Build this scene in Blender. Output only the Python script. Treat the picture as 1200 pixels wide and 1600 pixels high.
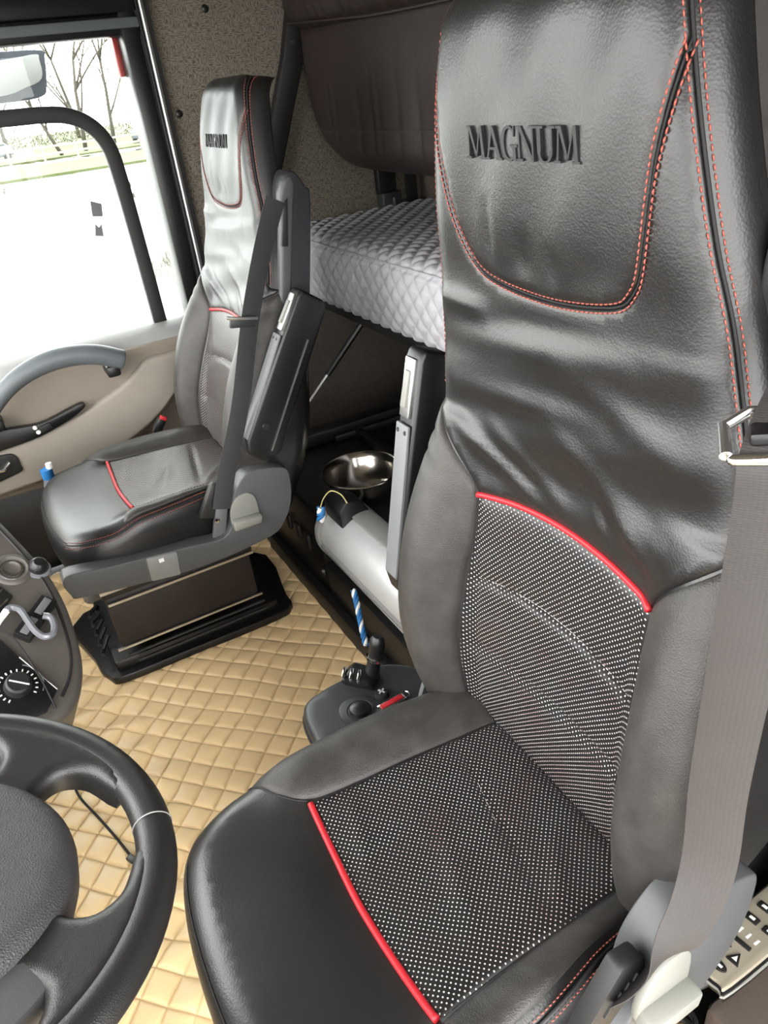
import bpy, bmesh, math, random
import numpy as np
from mathutils import Vector, Matrix
from mathutils.geometry import delaunay_2d_cdt

random.seed(7); np.random.seed(7)
R = math.radians
for o in list(bpy.data.objects): bpy.data.objects.remove(o)
scene = bpy.context.scene
COL = scene.collection

# ------------------------------------------------------------------ camera, world, exposure
cam_data = bpy.data.cameras.new('camera'); cam = bpy.data.objects.new('camera', cam_data); COL.objects.link(cam)
cam_data.sensor_fit = 'HORIZONTAL'; cam_data.sensor_width = 36; cam_data.lens = 36*1153.41/1200; cam_data.clip_start = .02; cam_data.clip_end = 400
YAW, PIT, ROL = R(25.8414), R(30.7426), R(-7.11015)
fw = Vector((math.sin(YAW)*math.cos(PIT), math.cos(YAW)*math.cos(PIT), -math.sin(PIT)))
r0 = Vector((math.cos(YAW), -math.sin(YAW), 0)); u0 = r0.cross(fw)
rt = r0*math.cos(ROL)+u0*math.sin(ROL); up = -r0*math.sin(ROL)+u0*math.cos(ROL)
M = Matrix((rt, up, -fw)).transposed().to_4x4(); M.translation = Vector((-.18220, -.56596, 1.33842))
cam.matrix_world = M
scene.camera = cam

world = bpy.data.worlds.new('world'); scene.world = world; world.use_nodes = True
bg = world.node_tree.nodes['Background']; bg.inputs[0].default_value = (1, .99, .965, 1); bg.inputs[1].default_value = 9.5
scene.view_settings.view_transform = 'Standard'; scene.view_settings.look = 'None'
scene.view_settings.gamma = 1; scene.view_settings.exposure = 0.2; scene.view_settings.use_curve_mapping = False

# ------------------------------------------------------------------ materials
MATS = {}
def nmat(name):
    m = bpy.data.materials.new(name); m.use_nodes = True; MATS[name] = m
    return m, m.node_tree.nodes, m.node_tree.links, m.node_tree.nodes['Principled BSDF']
def N(nodes, t, **kw):
    n = nodes.new(t)
    for k, v in kw.items():
        if k.startswith('i_'): n.inputs[int(k[2:])].default_value = v
        else: setattr(n, k, v)
    return n
def rgb(c): return (c[0], c[1], c[2], 1)
def simple(name, col, rough=.5, metal=0, var=.15, vs=30, bump=0, bs=300, coat=0, spec=.5, coord='Object', vor=False):
    m, n, l, b = nmat(name)
    b.inputs['Roughness'].default_value = rough; b.inputs['Metallic'].default_value = metal
    b.inputs['Specular IOR Level'].default_value = spec
    if coat: b.inputs['Coat Weight'].default_value = coat; b.inputs['Coat Roughness'].default_value = .15
    tc = N(n, 'ShaderNodeTexCoord')
    no = N(n, 'ShaderNodeTexNoise'); no.inputs['Scale'].default_value = vs; no.inputs['Detail'].default_value = 4
    l.new(tc.outputs[coord], no.inputs['Vector'])
    mx = N(n, 'ShaderNodeMix', data_type='RGBA')
    mx.inputs[6].default_value = rgb([c*(1-var) for c in col]); mx.inputs[7].default_value = rgb([min(1, c*(1+var)) for c in col])
    l.new(no.outputs['Fac'], mx.inputs[0]); l.new(mx.outputs[2], b.inputs['Base Color'])
    if bump:
        if vor:
            t2 = N(n, 'ShaderNodeTexVoronoi', feature='DISTANCE_TO_EDGE'); t2.inputs['Scale'].default_value = bs; oo = t2.outputs['Distance']
        else:
            t2 = N(n, 'ShaderNodeTexNoise'); t2.inputs['Scale'].default_value = bs; t2.inputs['Detail'].default_value = 3; oo = t2.outputs['Fac']
        l.new(tc.outputs[coord], t2.inputs['Vector'])
        bp = N(n, 'ShaderNodeBump'); bp.inputs['Strength'].default_value = bump; bp.inputs['Distance'].default_value = .002
        l.new(oo, bp.inputs['Height']); l.new(bp.outputs[0], b.inputs['Normal'])
    return m
def leather(name, col, rough, spec=.5, grain=.12, gs=420, wear=.25, crease=0., ns=9):
    m, n, l, b = nmat(name)
    b.inputs['Specular IOR Level'].default_value = spec
    tc = N(n, 'ShaderNodeTexCoord')
    n1 = N(n, 'ShaderNodeTexNoise'); n1.inputs['Scale'].default_value = ns; n1.inputs['Detail'].default_value = 6; n1.inputs['Roughness'].default_value = .62
    l.new(tc.outputs['Object'], n1.inputs['Vector'])
    mx = N(n, 'ShaderNodeMix', data_type='RGBA')
    mx.inputs[6].default_value = rgb([c*(1-wear) for c in col]); mx.inputs[7].default_value = rgb([c*(1+wear*1.3) for c in col])
    l.new(n1.outputs['Fac'], mx.inputs[0]); l.new(mx.outputs[2], b.inputs['Base Color'])
    mr = N(n, 'ShaderNodeMapRange'); mr.inputs[3].default_value = rough-.07; mr.inputs[4].default_value = rough+.07
    l.new(n1.outputs['Fac'], mr.inputs[0]); l.new(mr.outputs[0], b.inputs['Roughness'])
    v = N(n, 'ShaderNodeTexVoronoi'); v.inputs['Scale'].default_value = gs
    l.new(tc.outputs['Object'], v.inputs['Vector'])
    n2 = N(n, 'ShaderNodeTexNoise'); n2.inputs['Scale'].default_value = 38; n2.inputs['Detail'].default_value = 5; n2.inputs['Distortion'].default_value = 1.2
    l.new(tc.outputs['Object'], n2.inputs['Vector'])
    b1 = N(n, 'ShaderNodeBump'); b1.inputs['Strength'].default_value = grain; b1.inputs['Distance'].default_value = .0012
    l.new(v.outputs['Distance'], b1.inputs['Height'])
    b2 = N(n, 'ShaderNodeBump'); b2.inputs['Strength'].default_value = .05+crease; b2.inputs['Distance'].default_value = .004
    l.new(n2.outputs['Fac'], b2.inputs['Height']); l.new(b1.outputs[0], b2.inputs['Normal'])
    l.new(b2.outputs[0], b.inputs['Normal'])
    return m
def perforated(name):
    # black leather with rows of pale punched holes, laid out in the panel's own uv (metres)
    m, n, l, b = nmat(name)
    b.inputs['Roughness'].default_value = .42
    tc = N(n, 'ShaderNodeTexCoord'); mp = N(n, 'ShaderNodeMapping'); mp.inputs['Rotation'].default_value = (0, 0, R(45)); mp.inputs['Scale'].default_value = (182, 182, 182)
    l.new(tc.outputs['UV'], mp.inputs[0])
    fr = N(n, 'ShaderNodeVectorMath', operation='FRACTION'); l.new(mp.outputs[0], fr.inputs[0])
    sb = N(n, 'ShaderNodeVectorMath', operation='SUBTRACT'); sb.inputs[1].default_value = (.5, .5, 0); l.new(fr.outputs[0], sb.inputs[0])
    sp = N(n, 'ShaderNodeSeparateXYZ'); l.new(sb.outputs[0], sp.inputs[0])
    cb = N(n, 'ShaderNodeCombineXYZ'); l.new(sp.outputs[0], cb.inputs[0]); l.new(sp.outputs[1], cb.inputs[1])
    ln = N(n, 'ShaderNodeVectorMath', operation='LENGTH'); l.new(cb.outputs[0], ln.inputs[0])
    mr = N(n, 'ShaderNodeMapRange'); mr.inputs[1].default_value = .13; mr.inputs[2].default_value = .21; mr.inputs[3].default_value = 1; mr.inputs[4].default_value = 0
    l.new(ln.outputs['Value'], mr.inputs[0])
    no = N(n, 'ShaderNodeTexNoise'); no.inputs['Scale'].default_value = 14; no.inputs['Detail'].default_value = 3; l.new(tc.outputs['UV'], no.inputs['Vector'])
    cr = N(n, 'ShaderNodeValToRGB'); e = cr.color_ramp.elements
    e[0].position = .35; e[0].color = (.66, .66, .62, 1); e[1].position = .8; e[1].color = (.55, .36, .34, 1)
    l.new(no.outputs['Fac'], cr.inputs[0])
    mx = N(n, 'ShaderNodeMix', data_type='RGBA'); mx.inputs[6].default_value = (.008, .0075, .0075, 1)
    l.new(mr.outputs[0], mx.inputs[0]); l.new(cr.outputs[0], mx.inputs[7]); l.new(mx.outputs[2], b.inputs['Base Color'])
    bp = N(n, 'ShaderNodeBump'); bp.inputs['Strength'].default_value = .4; bp.inputs['Distance'].default_value = .001; bp.invert = True
    l.new(mr.outputs[0], bp.inputs['Height']); l.new(bp.outputs[0], b.inputs['Normal'])
    return m
def wallfabric(name, c1, c2, ax):
    # basket-like print: short dark dashes whose direction alternates from cell to cell
    m, n, l, b = nmat(name); b.inputs['Roughness'].default_value = .95; b.inputs['Specular IOR Level'].default_value = .1
    tc = N(n, 'ShaderNodeTexCoord'); sp = N(n, 'ShaderNodeSeparateXYZ'); l.new(tc.outputs['Object'], sp.inputs[0])
    cb = N(n, 'ShaderNodeCombineXYZ'); l.new(sp.outputs[ax], cb.inputs[0]); l.new(sp.outputs[2], cb.inputs[1])
    ch = N(n, 'ShaderNodeTexNoise'); ch.inputs['Scale'].default_value = 32; ch.inputs['Detail'].default_value = 0; l.new(cb.outputs[0], ch.inputs['Vector'])
    gt = N(n, 'ShaderNodeMath', operation='GREATER_THAN'); gt.inputs[1].default_value = .5; l.new(ch.outputs['Fac'], gt.inputs[0])
    def dashes(s):
        mp = N(n, 'ShaderNodeMapping'); mp.inputs['Scale'].default_value = s; l.new(cb.outputs[0], mp.inputs[0])
        no = N(n, 'ShaderNodeTexNoise'); no.inputs['Scale'].default_value = 1; no.inputs['Detail'].default_value = 1; l.new(mp.outputs[0], no.inputs['Vector'])
        return no.outputs['Fac']
    mx = N(n, 'ShaderNodeMix', data_type='FLOAT'); l.new(gt.outputs[0], mx.inputs[0]); l.new(dashes((80, 460, 1)), mx.inputs[2]); l.new(dashes((460, 80, 1)), mx.inputs[3])
    cr = N(n, 'ShaderNodeValToRGB'); e = cr.color_ramp.elements; e[0].position = .40; e[0].color = rgb(c2); e[1].position = .52; e[1].color = rgb(c1)
    l.new(mx.outputs[0], cr.inputs[0]); l.new(cr.outputs[0], b.inputs['Base Color'])
    bp = N(n, 'ShaderNodeBump'); bp.inputs['Strength'].default_value = .3; bp.inputs['Distance'].default_value = .002; l.new(mx.outputs[0], bp.inputs['Height']); l.new(bp.outputs[0], b.inputs['Normal'])
    return m
def webbing(name, col):
    m, n, l, b = nmat(name); b.inputs['Roughness'].default_value = .6
    tc = N(n, 'ShaderNodeTexCoord'); mp = N(n, 'ShaderNodeMapping'); mp.inputs['Scale'].default_value = (260, 520, 1); l.new(tc.outputs['UV'], mp.inputs[0])
    w = N(n, 'ShaderNodeTexVoronoi'); w.inputs['Scale'].default_value = 1; w.inputs['Randomness'].default_value = .35; l.new(mp.outputs[0], w.inputs['Vector'])
    no = N(n, 'ShaderNodeTexNoise'); no.inputs['Scale'].default_value = 20; l.new(tc.outputs['UV'], no.inputs['Vector'])
    mx = N(n, 'ShaderNodeMix', data_type='RGBA'); mx.inputs[6].default_value = rgb([c*1.25 for c in col]); mx.inputs[7].default_value = rgb([c*.7 for c in col])
    ad = N(n, 'ShaderNodeMath', operation='MULTIPLY'); l.new(w.outputs['Distance'], ad.inputs[0]); l.new(no.outputs['Fac'], ad.inputs[1]); ad.use_clamp = True
    l.new(ad.outputs[0], mx.inputs[0]); l.new(mx.outputs[2], b.inputs['Base Color'])
    bp = N(n, 'ShaderNodeBump'); bp.inputs['Strength'].default_value = .35; bp.inputs['Distance'].default_value = .0008; bp.invert = True
    l.new(w.outputs['Distance'], bp.inputs['Height']); l.new(bp.outputs[0], b.inputs['Normal'])
    return m

leather('black_leather', (.0095, .009, .0087), .37, .62, crease=.02)
leather('grey_nubuck', (.030, .0275, .0255), .46, .42, grain=.3, gs=600, wear=.75, ns=24)
leather('brown_leather', (.020, .013, .011), .52, .4, wear=.15)
perforated('perforated_leather')
leather('mat_leatherette', (.86, .63, .34), .38, .5, grain=.05, wear=.12)
simple('quilt_silver', (.42, .42, .45), .55, var=.08, bump=.1)
simple('red_piping', (.42, .012, .02), .45, var=.1)
simple('red_thread', (.36, .085, .062), .6, var=.15, vs=200)
simple('pale_thread', (.55, .54, .52), .6)
simple('black_seam', (.008, .008, .009), .7)
simple('letter_black', (.012, .012, .012), .55)
simple('grey_plastic', (.12, .125, .13), .45, var=.06, bump=.15, bs=900)
simple('cover_plastic', (.068, .071, .075), .45, var=.06, bump=.15, bs=900)
simple('anthracite_plastic', (.022, .024, .027), .42, var=.08, bump=.15, bs=900)
simple('black_plastic', (.006, .006, .0065), .38, var=.1, bump=.1, bs=800)
simple('black_rubber', (.008, .008, .008), .55)
simple('lever_grey', (.20, .20, .18), .45, var=.05)
simple('beige_plastic', (.235, .20, .16), .6, var=.06, bump=.12, bs=900)
simple('beige_plastic_light', (.29, .26, .22), .6, var=.06, bump=.12, bs=900)
simple('sill_grey', (.36, .365, .36), .55, var=.05, bump=.1, bs=900)
simple('handle_grey', (.11, .125, .135), .5, var=.05, bump=.1, bs=900)
simple('dash_brown', (.070, .062, .055), .45, var=.08, bump=.12, bs=900)
simple('wheel_leather', (.014, .0135, .013), .36, var=.15, bump=.2, bs=500, vor=True)
simple('airbag_grain', (.045, .043, .046), .55, var=.2, bump=.55, bs=380, vor=True)
simple('steel', (.62, .58, .52), .18, metal=1, var=.1, vs=8)
simple('chrome', (.8, .8, .8), .12, metal=1, var=.03)
simple('satin_metal', (.60, .60, .60), .34, metal=1, var=.05)
simple('silver_paint', (.55, .56, .56), .40, metal=.35, var=.05)
simple('holder_grey', (.20, .20, .195), .45, var=.05)
simple('brown_vinyl', (.075, .058, .048), .5, var=.1, bump=.15, bs=500)
simple('suspension_cloth', (.016, .011, .0095), .55, var=.4, vs=14)
simple('side_carpet', (.07, .06, .05), .98, var=.35, vs=90, bump=.4, bs=500)
simple('dark_carpet', (.03, .03, .032), .98, var=.3, vs=120, bump=.4, bs=500)
simple('remote_beige', (.27, .24, .185), .5, var=.04)
simple('white_paint', (.8, .8, .78), .5, var=.03)
simple('red_body', (.35, .02, .015), .4)
simple('blue_cord', (.02, .16, .42), .5)
simple('grey_tag', (.12, .12, .13), .5)
simple('clear_grey', (.13, .135, .15), .25, var=.05, coat=.5)
simple('green_bottle', (.012, .03, .028), .2, coat=.4)
simple('yellow_tape', (.55, .48, .22), .5)
wallfabric('wall_fabric', (.195, .172, .138), (.082, .072, .058), 0)
wallfabric('rear_fabric', (.10, .082, .068), (.055, .045, .037), 1)
webbing('belt_webbing', (.025, .022, .0215))
webbing('belt_webbing_dark', (.028, .028, .030))

def glassmat():
    m, n, l, b = nmat('window_glass')
    tr = N(n, 'ShaderNodeBsdfTransparent'); tr.inputs[0].default_value = (.93, .96, .95, 1)
    gl = N(n, 'ShaderNodeBsdfGlossy'); gl.inputs['Roughness'].default_value = .02
    fr = N(n, 'ShaderNodeFresnel'); fr.inputs[0].default_value = 1.3
    mx = N(n, 'ShaderNodeMixShader'); l.new(fr.outputs[0], mx.inputs[0]); l.new(tr.outputs[0], mx.inputs[1]); l.new(gl.outputs[0], mx.inputs[2])
    l.new(mx.outputs[0], n['Material Output'].inputs[0])
glassmat()
def groundmat():
    # wet lot: pale gravelly asphalt with still puddles
    m, n, l, b = nmat('wet_ground')
    tc = N(n, 'ShaderNodeTexCoord')
    mp = N(n, 'ShaderNodeMapping'); mp.inputs['Scale'].default_value = (.22, .10, 1); l.new(tc.outputs['Object'], mp.inputs[0])
    no = N(n, 'ShaderNodeTexNoise'); no.inputs['Scale'].default_value = 1.0; no.inputs['Detail'].default_value = 6; l.new(mp.outputs[0], no.inputs['Vector'])
    cr = N(n, 'ShaderNodeValToRGB'); e = cr.color_ramp.elements; e[0].position = .48; e[0].color = (0, 0, 0, 1); e[1].position = .52; e[1].color = (1, 1, 1, 1)
    l.new(no.outputs['Fac'], cr.inputs[0])
    n2 = N(n, 'ShaderNodeTexNoise'); n2.inputs['Scale'].default_value = 3; n2.inputs['Detail'].default_value = 8; l.new(tc.outputs['Object'], n2.inputs['Vector'])
    mx = N(n, 'ShaderNodeMix', data_type='RGBA'); mx.inputs[6].default_value = (.40, .395, .38, 1); mx.inputs[7].default_value = (.56, .555, .54, 1); l.new(n2.outputs['Fac'], mx.inputs[0])
    m3 = N(n, 'ShaderNodeMix', data_type='RGBA'); l.new(cr.outputs[0], m3.inputs[0]); l.new(mx.outputs[2], m3.inputs[6]); m3.inputs[7].default_value = (.05, .048, .04, 1)
    l.new(m3.outputs[2], b.inputs['Base Color'])
    mr = N(n, 'ShaderNodeMapRange'); mr.inputs[3].default_value = .35; mr.inputs[4].default_value = .03; l.new(cr.outputs[0], mr.inputs[0]); l.new(mr.outputs[0], b.inputs['Roughness'])
groundmat()
simple('grass', (.055, .066, .022), .9, var=.35, vs=3)
simple('bark', (.05, .042, .03), .9, var=.3)
simple('twig', (.10, .088, .05), .9, var=.3)
simple('bush_leaf', (.06, .062, .03), .9, var=.3)
simple('car_dark', (.10, .11, .13), .3)
simple('car_glass', (.02, .02, .025), .1)
simple('fence_wood', (.22, .20, .17), .9)

# ------------------------------------------------------------------ mesh helpers
def link(o, parent=None):
    COL.objects.link(o)
    if parent: o.parent = parent
    return o
def empty(name, loc=(0, 0, 0), label=None, cat=None, group=None):
    o = bpy.data.objects.new(name, None); o.empty_display_size = .05; o.location = loc; link(o)
    return tag(o, label, cat, group)
def tag(o, label=None, cat=None, group=None, kind=None):
    if label: o['label'] = label
    if cat: o['category'] = cat
    if group: o['group'] = group
    if kind: o['kind'] = kind
    return o
def mk(name, verts, faces, mat, parent=None, smooth=True, sharp=None, uv=None, bevel=0, seg=2, recalc=True):
    me = bpy.data.meshes.new(name)
    me.from_pydata([tuple(map(float, v)) for v in verts], [], [tuple(map(int, f)) for f in faces])
    if bevel or recalc:
        bm = bmesh.new(); bm.from_mesh(me)
        if uv is None: bmesh.ops.remove_doubles(bm, verts=bm.verts, dist=1e-6)
        if recalc: bmesh.ops.recalc_face_normals(bm, faces=bm.faces)
        if bevel:
            ed = [e for e in bm.edges if len(e.link_faces) == 2 and e.calc_face_angle(0) > R(28)]
            bmesh.ops.bevel(bm, geom=ed, offset=bevel, segments=seg, profile=.5, affect='EDGES', clamp_overlap=True)
        bm.to_mesh(me); bm.free()
    if uv is not None:
        lay = me.uv_layers.new(name='uv')
        idx = np.zeros(len(me.loops), int); me.loops.foreach_get('vertex_index', idx)
        lay.data.foreach_set('uv', np.asarray(uv, np.float32)[idx].ravel())
    me.materials.append(MATS[mat] if isinstance(mat, str) else mat)
    me.polygons.foreach_set('use_smooth', [smooth]*len(me.polygons))
    if smooth and sharp: me.set_sharp_from_angle(angle=R(sharp))
    return link(bpy.data.objects.new(name, me), parent)
class B:
    """collects boxes, tubes, prisms and lathes; out() links them as one mesh object"""
    def __init__(s): s.v = []; s.f = []
    def add(s, v, f):
        k = len(s.v); s.v += [tuple(map(float, p)) for p in v]; s.f += [tuple(i+k for i in q) for q in f]; return s
    def box(s, c, d, rot=None):
        v = []
        for i in (-.5, .5):
            for j in (-.5, .5):
                for k in (-.5, .5):
                    p = Vector((i*d[0], j*d[1], k*d[2]))
                    if rot: p = rot @ p
                    v.append(p+Vector(c))
        return s.add(v, [(0, 1, 3, 2), (4, 6, 7, 5), (0, 4, 5, 1), (2, 3, 7, 6), (0, 2, 6, 4), (1, 5, 7, 3)])
    def bb(s, x0, x1, y0, y1, z0, z1): return s.box(((x0+x1)/2, (y0+y1)/2, (z0+z1)/2), (x1-x0, y1-y0, z1-z0))
    def tube(s, pts, r, n=8, cap=True, closed=False, flat=None):
        pts = [Vector(p) for p in pts]; m = len(pts); v = []; f = []
        rr = r if hasattr(r, '__len__') else [r]*m
        prev = None
        for i, p in enumerate(pts):
            a = pts[(i-1) % m] if (closed or i > 0) else p; b = pts[(i+1) % m] if (closed or i < m-1) else p
            t = (b-a).normalized()
            if prev is None:
                prev = t.orthogonal().normalized()
                if flat: prev = (Vector(flat)-t*Vector(flat).dot(t)).normalized()
            prev = (prev-t*prev.dot(t)).normalized(); q = t.cross(prev)
            for k in range(n):
                an = 2*math.pi*k/n; v.append(p+(prev*math.cos(an)+q*math.sin(an))*rr[i])
        for i in range(m if closed else m-1):
            for k in range(n):
                a = i*n+k; b = i*n+(k+1) % n; c = ((i+1) % m)*n+(k+1) % n; d = ((i+1) % m)*n+k
                f.append((a, b, c, d))
        if cap and not closed: f += [tuple(range(n))[::-1], tuple((m-1)*n+k for k in range(n))]
        return s.add(v, f)
    def prism(s, poly, fn, w0, w1):
        n = len(poly); v = [fn(a, b, w0) for a, b in poly]+[fn(a, b, w1) for a, b in poly]
        return s.add(v, [tuple(range(n))[::-1], tuple(range(n, 2*n))]+[(i, (i+1) % n, n+(i+1) % n, n+i) for i in range(n)])
    def lathe(s, prof, c, n=32, rot=None, close=False):
        v = []; f = []; m = len(prof)
        for k in range(n):
            a = 2*math.pi*k/n
            for r, h in prof:
                p = Vector((r*math.cos(a), r*math.sin(a), h))
                if rot: p = rot @ p
                v.append(p+Vector(c))
        for k in range(n):
            for i in range(m-1): f.append((k*m+i, ((k+1) % n)*m+i, ((k+1) % n)*m+i+1, k*m+i+1))
        if close: f += [tuple(k*m for k in range(n)), tuple(k*m+m-1 for k in range(n))]
        return s.add(v, f)
    def out(s, name, mat, parent=None, bevel=0, seg=2, smooth=True, sharp=35):
        return mk(name, s.v, s.f, mat, parent, smooth, sharp, bevel=bevel, seg=seg)
def cr(pts, n=8, closed=False):
    """Catmull-Rom through the points"""
    P = [np.array(p, float) for p in pts]; m = len(P); o = []
    for i in range(m if closed else m-1):
        p0 = P[(i-1) % m] if closed or i > 0 else 2*P[0]-P[1]; p1 = P[i]; p2 = P[(i+1) % m]
        p3 = P[(i+2) % m] if closed or i+2 < m else 2*P[-1]-P[-2]
        for k in range(n):
            t = k/n; o.append(.5*((2*p1)+(-p0+p2)*t+(2*p0-5*p1+4*p2-p3)*t*t+(-p0+3*p1-3*p2+p3)*t**3))
    if not closed: o.append(P[-1])
    return [tuple(q) for q in o]
def resample(poly, step, closed=True):
    P = np.array(poly, float)
    if closed: P = np.vstack([P, P[:1]])
    d = np.r_[0, np.cumsum(np.linalg.norm(np.diff(P, axis=0), axis=1))]
    n = max(3, int(round(d[-1]/step)))
    t = np.linspace(0, d[-1], n+1)
    # keep corners by merging in the original vertices that turn sharply
    Q = [np.interp(t, d, P[:, i]) for i in range(P.shape[1])]
    Q = np.stack(Q, 1)
    return Q[:-1] if closed else Q
def inside(pts, poly):
    x, y = pts[:, 0], pts[:, 1]; c = np.zeros(len(pts), bool); j = len(poly)-1
    for i in range(len(poly)):
        xi, yi = poly[i]; xj, yj = poly[j]
        if yi != yj: c ^= ((yi > y) != (yj > y)) & (x < (xj-xi)*(y-yi)/(yj-yi)+xi)
        j = i
    return c
def bdist(pts, poly):
    P = np.asarray(poly); Q = np.roll(P, -1, 0); D = Q-P; L = (D**2).sum(1)+1e-12
    t = np.clip(((pts[:, None]-P[None])*D[None]).sum(2)/L[None], 0, 1)
    return np.sqrt((((P[None]+t[..., None]*D[None])-pts[:, None])**2).sum(2).min(1))
def tri(poly, step, rings=()):
    """triangulate a 2-D outline with an even inner point grid -> points, triangles, distance to edge"""
    poly = resample(poly, step)
    lo, hi = poly.min(0), poly.max(0)
    g = []
    h = step*.9; row = 0; y = lo[1]
    while y < hi[1]:
        g += [(x, y) for x in np.arange(lo[0]+(row % 2)*step/2, hi[0], step)]; y += h; row += 1
    g = np.array(g); g = g[inside(g, poly)]
    d = bdist(g, poly)
    mx = max(rings) if rings else 0
    g = g[d > max(step*.55, mx+step*.35)]
    extra = []
    if rings:
        t = np.roll(poly, -1, 0)-np.roll(poly, 1, 0); t /= np.linalg.norm(t, axis=1)[:, None]+1e-9; nn = np.stack([-t[:, 1], t[:, 0]], 1)
        area = .5*np.sum(poly[:, 0]*np.roll(poly[:, 1], -1)-np.roll(poly[:, 0], -1)*poly[:, 1])
        if area < 0: nn = -nn
        for rg in rings:
            q = poly+nn*rg; q = q[inside(q, poly)]; q = q[bdist(q, poly) > rg*.93]; extra.append(q)
    allp = np.vstack([poly, g]+extra)
    n = len(poly)
    vs, _, fs, *_ = delaunay_2d_cdt([Vector(p) for p in allp], [(i, (i+1) % n) for i in range(n)], [], 0, 1e-7)
    V = np.array([tuple(v) for v in vs]); F = np.array([tuple(f) for f in fs if len(f) == 3])
    F = F[inside(V[F].mean(1), poly)]
    return V, F, bdist(V, poly), poly
def snorm(surf, u, v, e=1e-3):
    a = surf(u+e, v)-surf(u-e, v); b = surf(u, v+e)-surf(u, v-e)
    n = np.cross(a, b); return n/(np.linalg.norm(n, axis=1)[:, None]+1e-12)
def patch(name, poly, surf, mat, parent, sign=1, step=.008, puff=.006, edge=.014, sink=.003, disp=None):
    V, F, d, poly = tri(poly, step, rings=(edge*.22, edge*.6))
    u, v = V[:, 0], V[:, 1]
    t = np.clip(d/edge, 0, 1); off = -sink+(sink+puff)*np.sqrt(np.clip(1-(1-t)**2, 0, 1))
    if disp is not None: off = off+disp(u, v)*np.clip(d/.03, 0, 1)
    P = surf(u, v)+sign*snorm(surf, u, v)*off[:, None]
    return mk(name, P, F, mat, parent, uv=V)
def curve_on(surf, uv, sign, off):
    uv = np.asarray(uv, float); return surf(uv[:, 0], uv[:, 1])+sign*snorm(surf, uv[:, 0], uv[:, 1])*off
def piping(name, uv, surf, sign, rad, off, mat, parent, step=.006, n=8):
    q = resample(uv, step, closed=False)
    return B().tube(curve_on(surf, q, sign, off), rad, n).out(name, mat, parent, sharp=None)
def stitches(name, uv, surf, sign, mat, parent, shift=0., off=.003, pitch=.0068, ln=.0048, rad=.0009):
    q = resample(uv, .002, closed=False)
    t = np.gradient(q, axis=0); t /= np.linalg.norm(t, axis=1)[:, None]+1e-9
    q = q+np.stack([-t[:, 1], t[:, 0]], 1)*shift
    P = curve_on(surf, q, sign, off); nn = sign*snorm(surf, q[:, 0], q[:, 1])
    d = np.r_[0, np.cumsum(np.linalg.norm(np.diff(P, axis=0), axis=1))]
    b = B(); s = pitch*.5
    while s+ln < d[-1]:
        pts = [np.array([np.interp(s+k*ln, d, P[:, i]) for i in range(3)]) for k in (0, .5, 1)]
        nv = np.array([np.interp(s+.5*ln, d, nn[:, i]) for i in range(3)])
        pts[0] -= nv*rad*.8; pts[2] -= nv*rad*.8
        b.tube(pts, [rad*.7, rad, rad*.7], 5); s += pitch
    o = b.out(name, mat, parent, sharp=None); o['kind'] = 'stuff'
    return o
def pillow(name, outline, ztop, height, fil, mat, parent, step=.015, sq=1., disp=None, fn=None):
    """upholstered block: outline (x,y), top surface ztop(x,y), rounded upper edge, straight sides, closed below"""
    V, F, d, poly = tri(outline, step, rings=(fil*.06, fil*.2, fil*.45, fil*.8))
    t = np.clip(1-d/fil, 0, 1); z = ztop(V[:, 0], V[:, 1])-fil*sq*(1-np.sqrt(np.clip(1-t*t, 0, 1)))
    if disp is not None: z = z+disp(V[:, 0], V[:, 1])*np.clip(d/.05, 0, 1)
    verts = [(a, b, c) for (a, b), c in zip(V, z)]; faces = [tuple(f) for f in F]
    # boundary vertex lookup
    n = len(poly); idx = [int(np.argmin(((V-p)**2).sum(1))) for p in poly]
    c = poly.mean(0)
    zb = z[idx]; base = len(verts)
    q1 = [(poly[i][0], poly[i][1], zb[i]-(zb[i]-(zb.mean()-height))*.5) for i in range(n)]
    q2 = [(c[0]+(poly[i][0]-c[0])*.97, c[1]+(poly[i][1]-c[1])*.97, zb.mean()-height) for i in range(n)]
    verts += q1+q2
    for i in range(n):
        j = (i+1) % n
        faces.append((idx[i], idx[j], base+j, base+i)); faces.append((base+i, base+j, base+n+j, base+n+i))
    faces.append(tuple(base+n+i for i in range(n)))
    if fn: verts = [fn(*p) for p in verts]
    return mk(name, verts, faces, mat, parent, sharp=60)
def ribbon(name, pts, wid, mat, parent, thick=.0016, n=10, fold=0):
    """pts: list of (centre, width direction) -> strap with uv in metres"""
    C = cr([p for p, _ in pts], n); W = cr([w for _, w in pts], n)
    C = np.array(C); W = np.array(W); W /= np.linalg.norm(W, axis=1)[:, None]
    T = np.gradient(C, axis=0); T /= np.linalg.norm(T, axis=1)[:, None]
    W -= T*(W*T).sum(1)[:, None]; W /= np.linalg.norm(W, axis=1)[:, None]; Nn = np.cross(T, W)
    d = np.r_[0, np.cumsum(np.linalg.norm(np.diff(C, axis=0), axis=1))]
    v = []; uv = []; f = []; k = 6; m = len(C)
    for i in range(m):
        for j in range(k+1):
            s = j/k-.5
            for sg in (1, -1):
                th = thick*.5*(1 if 0 < j < k else .55)
                v.append(C[i]+W[i]*wid*s+Nn[i]*(sg*th+fold*math.cos(s*math.pi)*.5)); uv.append((s*wid, d[i]))
    S = 2*(k+1)
    for i in range(m-1):
        for j in range(k):
            a = i*S+2*j
            f.append((a, a+2, a+2+S, a+S)); f.append((a+1, a+1+S, a+3+S, a+3))
        f.append((i*S, i*S+S, i*S+S+1, i*S+1)); e = i*S+2*k; f.append((e, e+1, e+S+1, e+S))
    for i in (0, m-1): f += [(i*S+2*j, i*S+2*j+1, i*S+2*j+3, i*S+2*j+2) for j in range(k)]
    return mk(name, v, f, mat, parent, uv=uv, sharp=60)

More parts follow.
